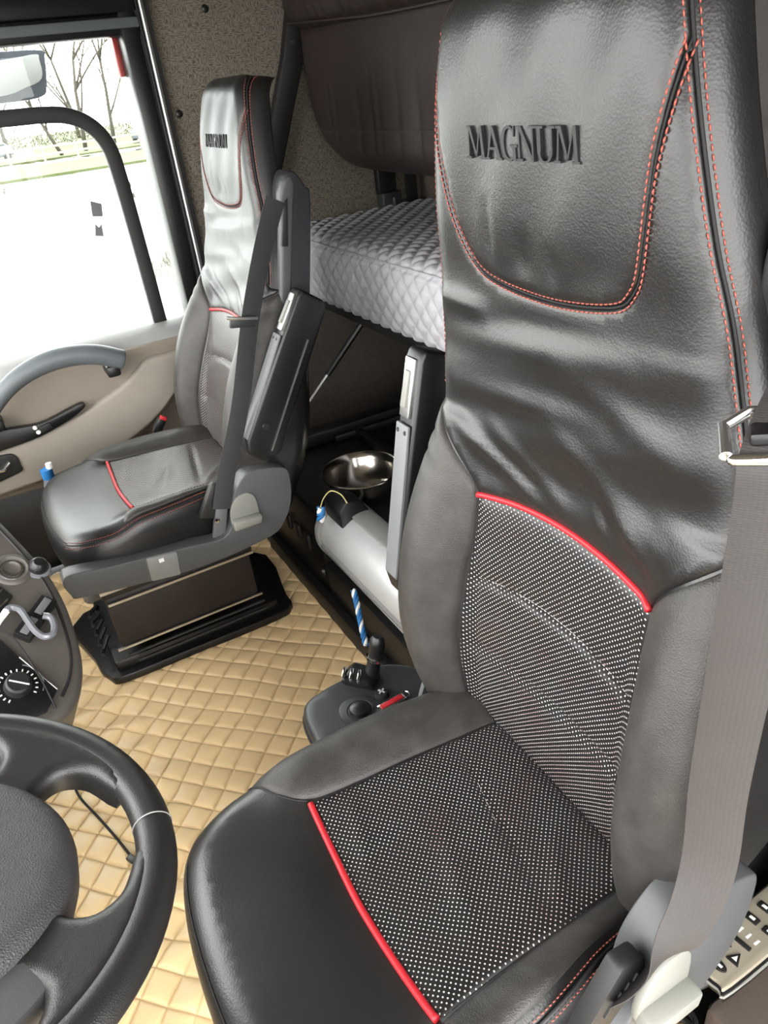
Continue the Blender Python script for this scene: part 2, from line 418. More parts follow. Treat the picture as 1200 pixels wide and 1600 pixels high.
# ------------------------------------------------------------------ outside the cab
GZ = -1.35
def outside():
    b = B().bb(-90, 90, -60, 130, GZ-.2, GZ); o = b.out('parking_lot_ground', 'wet_ground', smooth=False); tag(o, 'wet pale parking lot with puddles outside the cab', 'ground', kind='structure')
    b = B().bb(-60, 90, 41, 50, GZ, GZ+.12); o = b.out('grass_verge', 'grass', smooth=False); tag(o, 'yellow-green grass strip across the far side of the lot', 'grass', kind='stuff')
    b = B().bb(-60, 90, 56, 120, GZ, GZ+.1); o = b.out('grass_field', 'grass', smooth=False); tag(o, 'pale grass under the bare trees beyond the lot', 'grass', kind='stuff')
    rnd = random.Random(3)
    def tree(name, x, y, h, lean, label, n0=4, twigs=True):
        root = empty(name, (x, y, GZ+.1), label, 'tree', 'bare trees outside the window')
        tb = B(); tw = B()
        def grow(p, d, ln, r, lev):
            pts = [p]; q = p; dd = d
            for i in range(3):
                dd = (dd+Vector((rnd.uniform(-.12, .12), rnd.uniform(-.12, .12), rnd.uniform(-.02, .1)))).normalized(); q = q+dd*ln/3; pts.append(q)
            (tb if lev < 2 else tw).tube(pts, [r, r*.85, r*.7, r*.5], 5 if lev < 2 else 3)
            if lev < 4:
                for k in range(n0 if lev else n0+2):
                    a = rnd.uniform(0, 6.28); sp = rnd.uniform(.35, .8)
                    nd = (dd+Vector((math.cos(a)*sp, math.sin(a)*sp, rnd.uniform(-.1, .3)))).normalized()
                    t = rnd.choice((1, 2, 3)) if lev == 0 else rnd.choice((2, 3))
                    grow(pts[t], nd, ln*rnd.uniform(.5, .72), r*.5, lev+1)
        grow(Vector((0, 0, 0)), Vector((lean, 0, 1)).normalized(), h*.45, h*.013, 0)
        tb.out('trunk', 'bark', root, sharp=None); o = tw.out('twigs', 'twig', root, sharp=None); o['kind'] = 'stuff'
    for i, (x, y, h, ln, lb) in enumerate([
        (7.6, 57.5, 10, -.3, 'leaning bare tree nearest the middle of the window'),
        (9.4, 59, 12, .05, 'upright bare tree just right of the leaning one'),
        (12.4, 64, 12, .15, 'bare tree leaning right behind the frame bend'),
        (16.8, 66, 11, -.1, 'bare tree nearest the rear edge of the window'),
        (3.6, 66, 12, .1, 'bare tree below the outside mirror'),
        (21.0, 78, 14, -.1, 'tall bare tree at the right end of the far row'),
        (6.5, 84, 15, .0, 'distant bare tree behind the leaning one'),
        (13.5, 86, 15, .05, 'distant bare tree in the middle of the far row'),
        (0.5, 80, 14, .0, 'distant bare tree at the left edge of the window')]):
        tree('bare_tree', x, y, h, ln, lb)
    def bush(x, y, w, h, label):
        b = B()
        for k in range(260):
            a = rnd.uniform(0, 6.28); rr = rnd.random()**.5*w; z = rnd.uniform(.05, 1)*h*(1-(rr/w)**2*.6); c = Vector((math.cos(a)*rr, math.sin(a)*rr, z))
            d = Vector((rnd.uniform(-1, 1), rnd.uniform(-1, 1), rnd.uniform(0, 1.2))).normalized()*rnd.uniform(.3, .8)
            b.tube([c, c+d], [.03, .01], 3)
        o = b.out('hedge_bush', 'bush_leaf', sharp=None); o.location = (x, y, GZ+.1); tag(o, label, 'bush', 'scrub beyond the grass strip')
    for i, (x, y) in enumerate(((1, 72), (6.2, 71), (10.4, 74), (15.5, 75), (20, 71), (25, 74))):
        bush(x, y, 2.3, 3.0, ['dry olive bush at the far left of the scrub row', 'dry olive bush below the leaning bare tree', 'dry olive bush between the two forked trees', 'dry olive bush in the middle of the scrub row', 'dry olive bush behind the parked dark car', 'dry olive bush at the right end of the scrub row'][i])
    # rail fence
    f = empty('rail_fence', (-2, 53.5, GZ), 'low weathered rail fence behind the grass strip', 'fence')
    for k in range(13): B().bb(k*2-.06, k*2+.06, -.06, .06, 0, 1.0).out('post', 'fence_wood', f)
    for z in (.45, .85): B().bb(-.1, 24.1, -.03, .03, z-.06, z+.06).out('rail', 'fence_wood', f)
    # parked cars far away
    def car(x, y, rz, label, L=4.2):
        c = empty('parked_car', (x, y, GZ), label, 'car', 'cars parked across the lot'); c.rotation_euler.z = rz
        prof = [(-L/2, .35), (-L/2, .85), (-L/2+.9, .95), (-L/2+1.5, 1.45), (L/2-1.3, 1.48), (L/2-.45, 1.0), (L/2, .9), (L/2, .35)]
        B().prism(prof, lambda a, b, w: (a, w, b), -.85, .85).out('body', 'car_dark', c, bevel=.08)
        B().prism([(-L/2+1.1, .98), (-L/2+1.6, 1.38), (L/2-1.4, 1.40), (L/2-.75, 1.0)], lambda a, b, w: (a, w, b), -.87, .87).out('window_band', 'car_glass', c, bevel=.02)
        for sx in (-1, 1):
            for sy in (-1, 1):
                B().lathe([(0, -.1), (.32, -.1), (.34, 0), (.32, .1), (0, .1)], (sx*L*.31, sy*.8, .33), 20, Matrix.Rotation(R(90), 3, 'X')).out('wheel', 'black_rubber', c)
    car(14.4, 61.0, 1.15, 'grey car parked behind the window frame bend')
    car(3.2, 61.5, .9, 'grey car parked at the far left below the mirror')
outside()

# ------------------------------------------------------------------ the cab shell
def structure():
    S = lambda o: tag(o, kind='structure')
    S(B().bb(-1.05, 1.36, -.8, 1.98, -.08, -.014).out('floor', 'black_rubber', smooth=False))
    S(B().bb(-1.0, 1.36, -.8, 1.98, 1.85, 1.9).out('ceiling', 'wall_fabric', smooth=False))
    S(B().bb(1.32, 1.36, -.8, 1.98, -.014, 1.85).out('wall_rear', 'rear_fabric', smooth=False))
    w = S(B().bb(.478, 1.32, 1.90, 1.96, .12, 1.85).out('wall_right', 'wall_fabric', bevel=.006))
    B().bb(.52, 1.32, 1.885, 1.90, .02, .74).out('carpet_panel', 'side_carpet', w, bevel=.004)
    # clips and a shallow moulded niche in the fabric
    for x, z in ((.505, 1.291), (.645, 1.542), (.70, .98)):
        B().lathe([(0, .004), (.006, .004), (.010, .002), (.011, 0)], (x, 1.9, z), 16, Matrix.Rotation(R(90), 3, 'X')).out('clip', 'black_plastic', w)
    pillow('niche', cr([(.50, 1.20), (.56, 1.21), (.61, 1.20), (.60, 1.10), (.565, 1.03), (.54, 1.02), (.525, 1.08), (.50, 1.14)], 4, True), lambda x, y: 0*x+.008, .01, .012, 'wall_fabric', w, step=.02, fn=lambda a, b, h: (a, 1.9-h, b))
    S(B().bb(.47, 1.36, -.86, -.80, -.014, 1.85).bb(-1.0, .47, -.86, -.80, 1.62, 1.85).out('wall_left', 'rear_fabric', smooth=False))
    S(B().bb(-1.05, -.98, -.86, 1.98, -.08, .58).bb(-1.05, -.98, -.86, 1.98, 1.70, 1.85).bb(-1.05, -.98, -.86, -.76, .58, 1.70).bb(-1.05, -.98, 1.88, 1.98, .58, 1.70).out('wall_front', 'dash_brown', smooth=False))
    # header above the side window
    h = S(B().bb(-.95, .478, 1.88, 1.97, 1.57, 1.85).out('trim_1', 'black_plastic', bevel=.01))
    B().bb(-.95, .44, 1.865, 1.90, 1.545, 1.60).out('header_lip', 'black_plastic', h, bevel=.008)
    # dark slanted bunk arm on the side wall
    a = empty('support_bar', (.93, 1.87, 1.5), 'black slanted support bar on side wall behind passenger headrest', 'support bar')
    B().prism([(-.24, -.46), (-.17, -.46), (-.02, -.12), (.035, .07), (-.03, .07), (-.085, -.10)], lambda x, z, y: (x, y, z), -.012, .025).out('bar', 'black_rubber', a, bevel=.008)
    B().lathe([(0, .006), (.007, .005), (.009, 0)], (-.045, -.012, -.06), 14, Matrix.Rotation(R(90), 3, 'X')).out('rivet', 'anthracite_plastic', a)
structure()

def door():
    d = empty('door_1', (0, 1.9, 0)); d['kind'] = 'structure'; d['label'] = 'passenger door with beige panel and large window'
    P = lambda x, z, y: (x, y-1.9, z)
    B().prism([(-.95, .30), (.47, .30), (.47, .66), (-.95, .66)], P, 1.86, 1.93).out('door_panel', 'beige_plastic', d, bevel=.006)
    B().prism([(-.95, .0), (.60, .0), (.60, .32), (-.95, .33)], P, 1.87, 1.93).out('kick_panel', 'black_plastic', d, bevel=.006)
    # sill: pale ledge sloping inward below the glass
    B().prism([(1.93, .66), (1.93, .715), (1.90, .712), (1.865, .700), (1.835, .672), (1.825, .640), (1.86, .62)], lambda y, z, x: (x, y-1.9, z), -.95, .472).out('sill', 'sill_grey', d, bevel=.004)
    low = cr([(-.95, .30), (-.33, .325), (-.08, .345), (.06, .37), (.16, .41), (.25, .47), (.33, .55), (.385, .64)], 5)
    B().prism(list(low)+[(.385, .675), (-.95, .675)], P, 1.815, 1.875).out('raised_panel', 'beige_plastic', d, bevel=.018, seg=4)
    inner = cr([(.20, .640), (.12, .585), (.03, .548), (-.06, .52), (-.16, .50), (-.30, .485), (-.95, .46)], 5)
    outer = cr([(-.95, .32), (-.33, .345), (-.08, .363), (.05, .387), (.15, .428), (.235, .485), (.305, .56), (.33, .64)], 5)
    B().prism(list(inner)+list(outer), P, 1.785, 1.83).out('armrest_band', 'beige_plastic_light', d, bevel=.014, seg=4)
    sw = B().prism(cr([(-.40, .535), (-.27, .545), (-.16, .535), (-.07, .553), (-.024, .562), (-.021, .548), (-.07, .524), (-.17, .496), (-.28, .487), (-.40, .48)], 4, True), P, 1.776, 1.80).out('switch_panel', 'black_plastic', d, bevel=.004)
    for x, z in ((-.175, .528), (-.170, .512)): B().lathe([(0, .003), (.006, .003), (.007, 0)], (x, -.124, z), 14, Matrix.Rotation(R(90), 3, 'X')).out('switch_dot', 'white_paint', sw)
    B().box((-.145, -.127, .520), (.035, .008, .022), Matrix.Rotation(R(-12), 3, 'Y')).out('rocker_switch', 'black_rubber', sw, bevel=.003)
    pr = B().prism(cr([(-.42, .475), (-.29, .472), (-.255, .46), (-.25, .425), (-.265, .402), (-.42, .39)], 4, True), P, 1.778, 1.80).out('pull_recess', 'black_rubber', d, bevel=.004)
    B().tube([(-.33, -.125, .43), (-.30, -.128, .428), (-.275, -.125, .445)], .006, 8).out('pull_lever', 'chrome', pr)
    # grab handle
    pts = cr([(-.36, 1.775, .50), (-.30, 1.755, .585), (-.231, 1.75, .654), (-.163, 1.75, .695), (-.084, 1.75, .717), (-.012, 1.75, .718), (.058, 1.75, .703), (.127, 1.755, .668)], 5)
    n = len(pts); g = B().tube([(x, y-1.9, z) for x, y, z in pts], [.019+.011*min(1, i/(n*.55)) for i in range(n)], 14, flat=(0, 1, 0)).out('grab_handle', 'handle_grey', d, bevel=.004, sharp=50)
    B().bb(.07, .11, -.16, -.07, .625, .66).out('handle_bracket', 'black_plastic', g, bevel=.008)
    B().bb(-.30, -.25, -.15, -.07, .55, .585).out('handle_bracket', 'black_plastic', g, bevel=.008)
    # window frame
    B().bb(-.95, .44, -.02, .05, 1.495, 1.545).out('window_channel', 'black_plastic', d, bevel=.006)
    B().bb(-.95, .44, -.035, -.018, 1.51, 1.535).out('channel_trim', 'handle_grey', d, bevel=.004)
    B().bb(.388, .438, -.03, .06, .70, 1.58).out('frame_post', 'black_plastic', d, bevel=.008)
    B().bb(.44, .449, -.035, .0, .64, 1.60).out('door_seal', 'black_rubber', d, bevel=.003)
    B().tube([(.458, -.02, .62), (.458, -.02, 1.60)], .009, 10).out('seal_strip', 'satin_metal', d)
    B().bb(.466, .478, -.02, .03, .60, 1.60).out('seal_gap', 'black_rubber', d)
    B().bb(.374, .392, .046, .07, 1.40, 1.50).out('body_edge', 'red_body', d, bevel=.003)
    fr = cr([(-.95, 0, 1.362), (-.4, 0, 1.352), (.021, 0, 1.335), (.12, 0, 1.332), (.195, 0, 1.322), (.25, 0, 1.29), (.283, 0, 1.235), (.292, 0, 1.15), (.296, 0, .95), (.298, 0, .70)], 6)
    b = B(); k = len(fr)
    T = np.gradient(np.array(fr), axis=0); T /= np.linalg.norm(T, axis=1)[:, None]
    v = []; f = []
    for (x, y, z), t in zip(fr, T):
        nx, nz = -t[2], t[0]
        for a, c in ((-.021, -.012), (.021, -.012), (.021, .014), (-.021, .014)): v.append((x+nx*a, .02+c, z+nz*a))
    for i in range(k-1):
        for j in range(4): f.append((i*4+j, i*4+(j+1) % 4, i*4+4+(j+1) % 4, i*4+4+j))
    f += [(0, 1, 2, 3), (4*k-4, 4*k-3, 4*k-2, 4*k-1)]
    mk('sash_frame', v, f, 'black_rubber', d, sharp=40, bevel=.004)
    B().bb(-.95, .40, .040, .044, .69, 1.52).out('window_pane', 'window_glass', d, smooth=False)
    s1 = B().prism([(.186, 1.055), (.216, 1.05), (.222, 1.085), (.192, 1.098)], P, 1.936, 1.939).out('window_mark', 'grey_tag', d)  # two small grey shapes set flat on the inner face of the pane
    s2 = B().prism([(.178, 1.000), (.202, .995), (.206, 1.030), (.195, 1.022), (.188, 1.034)], P, 1.936, 1.939).out('window_mark', 'grey_tag', d)
door()

def outside_mirror():
    m = empty('wing_mirror', (.0, 2.3, 1.38), 'dark framed outside mirror with pale glass beyond the window', 'mirror')
    outl = cr([(-.22, 0), (.08, -.005), (.19, .0), (.215, .03), (.232, .10), (.228, .122), (.10, .128), (-.22, .135)], 4)
    B().prism(outl, lambda a, b, w: (a, w, b), -.02, .07).out('housing', 'car_dark', m, bevel=.012, seg=3)
    gl = cr([(-.20, .015), (.06, .012), (.15, .028), (.205, .048), (.214, .098), (.205, .112), (.10, .105), (-.20, .10)], 4)
    B().prism(gl, lambda a, b, w: (a, w, b), -.026, -.018).out('mirror_glass', 'silver_paint', m, bevel=.002)
    B().tube([(-.1, .03, 0), (-.12, -.1, -.2), (-.15, -.28, -.35)], .014, 8).out('mirror_arm', 'black_plastic', m)
outside_mirror()

# ------------------------------------------------------------------ floor mat, bunks, locker
def floor_mat():
    p = .055; n = 8; a = R(45)
    e1 = np.array([math.cos(a), -math.sin(a)]); e2 = np.array([math.cos(a), math.sin(a)])
    o = np.array([.0, .724])
    fr_ = np.array([0, .035, .08, .16, .32, .5, .68, .84, .92, .965])
    ii = np.concatenate([k+fr_ for k in range(-36, 36)])
    S, T = np.meshgrid(ii, ii, indexing='ij')
    X = o[0]+p*(S*e1[0]+T*e2[0]); Y = o[1]+p*(S*e1[1]+T*e2[1])
    wob = .004*np.sin(X*23+np.sin(Y*17))*np.array(1.)
    h = np.minimum(np.abs(S-np.round(S)), np.abs(T-np.round(T)))*2
    Z = .0040*(1-np.clip(1-h/.16, 0, 1)**1.6)+.0035*(1-(1-np.clip(h, 0, 1))**2)+.0012*np.sin(X*31+Y*9)*np.sin(Y*27-X*5)-.0065
    Z += .006*np.exp(-((X+.24)/.06)**2)*np.sin(Y*60)
    Xw = X+wob*.6; Yw = Y+.004*np.sin(Y*19+X*13)
    ok = (Xw > -1.0) & (Xw < .40) & (Yw > -.75) & (Yw < 1.84)
    idx = -np.ones(X.shape, int); idx[ok] = np.arange(ok.sum())
    V = np.stack([Xw[ok], Yw[ok], Z[ok]], 1)
    q = np.stack([idx[:-1, :-1], idx[1:, :-1], idx[1:, 1:], idx[:-1, 1:]], -1).reshape(-1, 4); q = q[(q >= 0).all(1)]
    o = mk('floor_mat', V, q, 'mat_leatherette'); tag(o, 'tan diamond-quilted leatherette mat covering the cab floor', 'floor mat')
floor_mat()

def bunks():
    # lower bunk: quilted mattress on a dark board
    m = empty('bunk_bed', (1.0, .6, .7), 'pale quilted lower bunk mattress across the rear of the cab', 'bunk')
    prof = cr([(-.20, .035), (-.235, .03), (-.25, .06), (-.256, .12), (-.25, .18), (-.236, .215), (-.20, .228), (-.10, .232), (.30, .232)], 10)
    pr = resample(prof, .0045, closed=False)
    d = np.r_[0, np.cumsum(np.linalg.norm(np.diff(pr, axis=0), axis=1))]
    ys = np.arange(-1.15, 1.268, .0045)
    t = np.gradient(pr, axis=0); t /= np.linalg.norm(t, axis=1)[:, None]; nx, nz = -t[:, 1], t[:, 0]
    D, Y = np.meshgrid(d, ys, indexing='ij')
    s = (Y+D)/.058; q = (Y-D)/.058
    h = np.minimum(np.abs(s-np.round(s)), np.abs(q-np.round(q)))*2
    off = .008*(1-(1-np.clip(h, 0, 1))**2.4)
    seam = np.abs(D-d[np.argmin(np.abs(pr[:, 1]-.205)+(pr[:, 0] > -.2)*9)])
    off *= 1-.0*seam; off -= .004*np.exp(-(seam/.004)**2)
    endr = np.clip((Y.max()-Y)/.06, 0, 1); off -= .05*(1-np.sqrt(1-(1-endr)**2))
    X = pr[:, 0][:, None]+nx[:, None]*off; Z = pr[:, 1][:, None]+nz[:, None]*off
    V = np.stack([X, Y, Z], -1).reshape(-1, 3); a, b = X.shape
    I = np.arange(a*b).reshape(a, b); F = np.stack([I[:-1, :-1], I[1:, :-1], I[1:, 1:], I[:-1, 1:]], -1).reshape(-1, 4)
    mk('mattress', V, F, 'quilt_silver', m)
    sm = [(float(np.interp(.205, pr[:120, 1], pr[:120, 0]))-.006, y, .212) for y in np.arange(-1.15, 1.25, .02)]
    B().tube(sm, .0022, 6).out('edge_piping', 'quilt_silver', m)
    B().bb(-.21, .31, -1.2, 1.27, -.02, .035).out('bunk_board', 'black_rubber', m, bevel=.006)
    # upper bunk, folded up: dark brown padded leather
    u = empty('folding_bunk', (1.0, .6, 1.1), 'dark brown leather upper bunk folded against the rear wall', 'bunk')
    fn = lambda a, b, h: (.05-h, a-.6, b-1.1)
    def fold(x, y):
        z = 0*x
        for c, w, am in ((1.70, .006, .004), (1.66, .008, .004), (1.52, .01, .004), (1.44, .008, .005), (1.40, .007, .004), (1.20, .01, .004), (1.30, .012, .003)):
            z = z-am*np.exp(-((x-c)/w)**2)*np.clip((1.40-y)/.15, 0, 1)
        return z-.006*np.exp(-((y-1.197)/.004)**2)
    pillow('padded_panel', cr([(1.84, 1.50), (1.885, 1.44), (1.89, 1.37), (1.875, 1.25), (1.815, 1.16), (1.70, 1.10), (1.556, 1.085), (1.2, 1.082), (.6, 1.08), (-.4, 1.08), (-.5, 1.14), (-.5, 1.4), (-.4, 1.50), (.6, 1.52), (1.2, 1.52)], 5, True), lambda x, y: .15+0*x, .16, .07, 'brown_leather', u, step=.014, disp=fold, fn=fn)
    B().tube([(-.1035, y-.6, 1.199-1.1) for y in np.arange(.6, 1.84, .03)], .0012, 5).out('seam_thread', 'brown_vinyl', u)
    def gather(x, y): return .006*np.sin(x*95+np.sin(x*31)*2)*np.clip((1.56-y)/.08, 0, 1)
    t = pillow('bunk_bolster', cr([(1.845, 1.475), (1.87, 1.53), (1.85, 1.66), (1.2, 1.72), (.4, 1.72), (-.5, 1.72), (-.5, 1.45), (.4, 1.44), (1.2, 1.448), (1.6, 1.455), (1.78, 1.462)], 5, True), lambda x, y: .20+0*x, .2, .07, 'brown_leather', u, step=.014, disp=gather, fn=fn)
    B().tube(cr([(-.13, 1.25, .385), (-.135, .9, .365), (-.138, .6, .352), (-.138, -.2, .345)], 8), .004, 6).out('piping', 'brown_leather', u)
    # bunk gas strut
    g = empty('gas_strut', (.564, 1.6, .35), 'thin black gas strut holding up the lower bunk', 'strut')
    e = Vector((.29, -.10, .345))
    B().tube([(0, 0, 0), e*.52], .0045, 8).out('rod', 'satin_metal', g); B().tube([e*.48, e], .010, 10).out('cylinder', 'black_plastic', g)
    B().lathe([(0, -.02), (.022, -.02), (.022, .02), (0, .02)], (0, 0, -.01), 14).out('mount', 'black_rubber', g)
    # bracket on the side wall under the upper bunk
    k = empty('wall_bracket', (1.16, 1.885, .93), 'black latch bracket with grey block on side wall under upper bunk', 'bracket')
    B().bb(-.035, .035, -.03, 0, .04, .16).out('plate', 'black_plastic', k, bevel=.005)
    B().bb(-.03, .045, -.045, 0, -.06, .045).out('latch_block', 'anthracite_plastic', k, bevel=.006)
    B().bb(.008, .013, -.05, -.044, .0, .025).out('slot', 'satin_metal', k)
    st = ribbon('hanging_strap', [((1.262, 1.87, 1.1), (1, 0, 0)), ((1.262, 1.87, .98), (1, 0, 0)), ((1.27, 1.87, .80), (1, 0, 0))], .045, 'black_rubber', None, thick=.004)
    tag(st, 'black strap hanging on side wall below the upper bunk', 'strap')
bunks()

# ------------------------------------------------------------------ the two seats (same build, different recline)
HX, HZ = .2, .5                                   # recline pivot, seat-local
def itp(tab):
    a = np.array(tab, float); return lambda z: np.interp(z, a[:, 0], a[:, 1])
def smooth_itp(tab):
    c = np.array(cr(tab, 8)); o = np.argsort(c[:, 0]); c = c[o]; return lambda z: np.interp(z, c[:, 0], c[:, 1])
XF = smooth_itp([(.36, .292), (.46, .288), (.6, .285), (.75, .295), (.85, .303), (.95, .310), (1.05, .313), (1.13, .312), (1.2, .302), (1.28, .296), (1.34, .296), (1.40, .300), (1.44, .305)])
XB = smooth_itp([(.36, .40), (.6, .43), (.85, .42), (1.0, .388), (1.2, .372), (1.35, .366), (1.44, .372)])
WD = smooth_itp([(.36, .225), (.44, .245), (.5, .262), (.6, .278), (.7, .276), (.8, .268), (.88, .258), (.95, .248), (1.04, .236), (1.12, .223), (1.194, .206), (1.28, .186), (1.357, .167), (1.41, .152), (1.44, .142)])
Y0 = smooth_itp([(.36, -.01), (.85, -.008), (1.0, .0), (1.15, .017), (1.44, .021)])
BO = smooth_itp([(.36, .025), (.44, .045), (.52, .062), (.62, .070), (.72, .066), (.8, .052), (.88, .028), (.94, .008), (1.0, 0), (1.44, 0)])
RC = .048
def sstep(a, b, x):
    t = np.clip((x-a)/(b-a), 0, 1); return t*t*(3-2*t)
ZT, ZH, ZD = 1.358, .048, .034
def back_surf(u, z):
    """backrest skin: u = distance across from the middle, wrapping round the front corners; z = height. pivot-relative"""
    u = np.asarray(u, float); z = np.asarray(z, float); au = np.abs(u); sg = np.where(u >= 0, 1., -1.)
    ins = ZD*(1-np.sqrt(np.clip(1-(np.clip(z-ZT, 0, ZH)/ZH)**2, 0, 1)))
    w = WD(z)-ins; r = RC; xf = XF(z)+ins; L1 = w-r; L2 = L1+r*math.pi/2
    an = np.clip((au-L1)/r, 0, math.pi/2)
    y = np.where(au < L1, au, L1+r*np.sin(an)); x = np.where(au < L1, xf, xf+r*(1-np.cos(an)))
    x = x+np.clip(au-L2, 0, 1)
    b = BO(z)*sstep(.135, .215, au)*(1-.85*sstep(L2-.01, L2+.09, au))
    x = x-b
    x = x+.010*np.clip(1-(au/.15)**2, 0, 1)*sstep(.36, .5, z)*(1-sstep(.9, 1.0, z))     # hollow middle
    return np.stack([x-HX, sg*y+Y0(z), z-HZ], -1)
def back_core():
    zs = list(np.arange(.37, ZT, .014)); rings = [(z, 0.) for z in zs]
    for a in (8, 20, 32, 44, 56, 68, 78, 87): rings.append((ZT+ZH*math.sin(R(a)), ZD*(1-math.cos(R(a)))))
    V = []; m = None
    for z, ins in rings:
        w = float(WD(z))-ins; xf = float(XF(z))+ins; xb = float(XB(z))-ins*.75
        L2 = w-RC+RC*math.pi/2; dep = max(.012, xb-(xf+RC)-.02); um = L2+dep
        us = np.concatenate([np.linspace(-um, -L2, 7)[:-1], np.linspace(-L2, -(w-RC), 8)[:-1], np.linspace(-(w-RC), w-RC, 45), np.linspace(w-RC, L2, 8)[1:], np.linspace(L2, um, 7)[1:]])
        P = back_surf(us, np.full(len(us), z))
        e = P[-1]; s = P[0]
        bk = [(xb-HX, e[1]+(s[1]-e[1])*t, z-HZ) for t in np.linspace(.06, .94, 12)]
        ring = [tuple(p) for p in P]+bk; m = len(ring); V += ring
    F = []; n = len(rings)
    for i in range(n-1):
        for k in range(m): F.append((i*m+k, i*m+(k+1) % m, (i+1)*m+(k+1) % m, (i+1)*m+k))
    F += [tuple(range(m))[::-1], tuple((n-1)*m+k for k in range(m))]
    return V, F
def ridge(u, z, p, q, w, amp):
    p = np.array(p); q = np.array(q); d = q-p; L = np.hypot(*d); d = d/L
    s = (u-p[0])*d[0]+(z-p[1])*d[1]; t = -(u-p[0])*d[1]+(z-p[1])*d[0]
    return amp*np.exp(-(t/w)**2)*np.clip(1-np.abs(s/L-.5)*2, 0, 1)**.6*(np.abs(s/L-.5) < .5)
# outlines in (u, z)
EDGE = lambda z: WD(z)-RC+RC*math.pi/4              # seam along the middle of the rounded front corner
HEAD_R = cr([(-.162, 1.336), (-.156, 1.31), (-.146, 1.257), (-.132, 1.18), (-.117, 1.148), (-.090, 1.132), (-.011, 1.123), (.073, 1.129), (.114, 1.146), (.138, 1.19), (.150, 1.25), (.158, 1.31), (.162, 1.336)], 6)
def head_poly():
    top = [(float(EDGE(z))-ZD*(1-math.sqrt(max(0, 1-(max(0, z-ZT)/ZH)**2))), z) for z in np.linspace(1.338, 1.4045, 12)]
    return list(HEAD_R)+top+[(-a, z) for a, z in top[::-1]]
SEAM_L = cr([(.262, .962), (.222, .935), (.184, .90), (.158, .868), (.148, .842), (.150, .78), (.158, .704), (.165, .577), (.160, .44), (.155, .385)], 6)
SEAM_R = [(-a-.008, z) for a, z in SEAM_L]
PIPE = cr([(.147, .846), (.072, .859), (-.0, .864), (-.073, .861), (-.138, .851), (-.156, .846)], 6)
def below_pipe(s): return [p for p in s if p[1] <= .846]
def above_pipe(s): return [p for p in s if p[1] > .846]
LET = {
 'M': (1.25, [[(.10, 0), (.19, 0), (.27, .98), (.20, .98)], [(.20, 1), (.36, 1), (.70, .08), (.60, .08)], [(.60, .08), (.68, .08), (1.0, 1), (.92, 1)], [(.92, 1), (1.06, 1), (1.16, 0), (.98, 0)], [(0, 0), (.30, 0), (.30, .07), (0, .07)], [(.86, 0), (1.25, 0), (1.25, .07), (.86, .07)], [(.08, .93), (.30, .93), (.30, 1), (.08, 1)]]),
 'A': (1.05, [[(.10, 0), (.19, 0), (.54, .9), (.47, 1)], [(.42, 1), (.58, 1), (.98, 0), (.78, 0)], [(.26, .30), (.74, .30), (.72, .38), (.28, .38)], [(0, 0), (.30, 0), (.30, .07), (0, .07)], [(.68, 0), (1.05, 0), (1.05, .07), (.68, .07)]]),
 'G': (.98, [[(.72, 0), (.88, 0), (.88, .44), (.72, .44)], [(.56, .40), (.98, .40), (.98, .47), (.56, .47)], [(.74, .70), (.80, .70), (.84, 1), (.78, 1)]]),
 'N': (1.1, [[(.12, 0), (.20, 0), (.20, 1), (.12, 1)], [(.10, 1), (.30, 1), (.96, 0), (.86, -.02)], [(.86, 0), (.95, 0), (.95, 1), (.86, 1)], [(0, 0), (.34, 0), (.34, .07), (0, .07)], [(.0, .93), (.26, .93), (.26, 1), (.0, 1)], [(.70, .93), (1.08, .93), (1.08, 1), (.70, 1)]]),
 'U': (1.05, [[(.12, .3), (.30, .3), (.30, 1), (.12, 1)], [(.82, .3), (.90, .3), (.90, 1), (.82, 1)], [(0, .93), (.42, .93), (.42, 1), (0, 1)], [(.68, .93), (1.03, .93), (1.03, 1), (.68, 1)]]),
}
def arc_strip(cx, cy, rx, ry, a0, a1, t0, t1, n=14):
    q = []
    for i in range(n):
        a, b = R(a0+(a1-a0)*i/n), R(a0+(a1-a0)*(i+1)/n); ta = t0+(t1-t0)*math.sin(math.pi*i/n); tb = t0+(t1-t0)*math.sin(math.pi*(i+1)/n)
        q.append([(cx+rx*math.cos(a), cy+ry*math.sin(a)), (cx+rx*math.cos(b), cy+ry*math.sin(b)), (cx+(rx-tb)*math.cos(b), cy+(ry-tb*.6)*math.sin(b)), (cx+(rx-ta)*math.cos(a), cy+(ry-ta*.6)*math.sin(a))])
    return q
LET['G'][1].extend(arc_strip(.48, .5, .46, .52, 40, 325, .08, .2))
LET['U'][1].extend(arc_strip(.51, .33, .39, .35, 180, 360, .16, .10))
def lettering(parent, surf, u_left, width, z0, h, off):
    word = 'MAGNUM'; gap = -.06; tot = sum(LET[c][0] for c in word)+gap*5; k = width/tot
    x = 0
    for c in word:
        b = B()
        for poly in LET[c][1]:
            uv = np.array([(u_left-(x+a)*k, z0+bb*h) for a, bb in poly])
            lo = curve_on(surf, uv, -1, off-.004); hi = curve_on(surf, uv, -1, off)
            n = len(uv); b.add(list(lo)+list(hi), [tuple(range(n)), tuple(range(n, 2*n))]+[(i, (i+1) % n, n+(i+1) % n, n+i) for i in range(n)])
        b.out('letter', 'letter_black', parent, smooth=False); x += LET[c][0]+gap
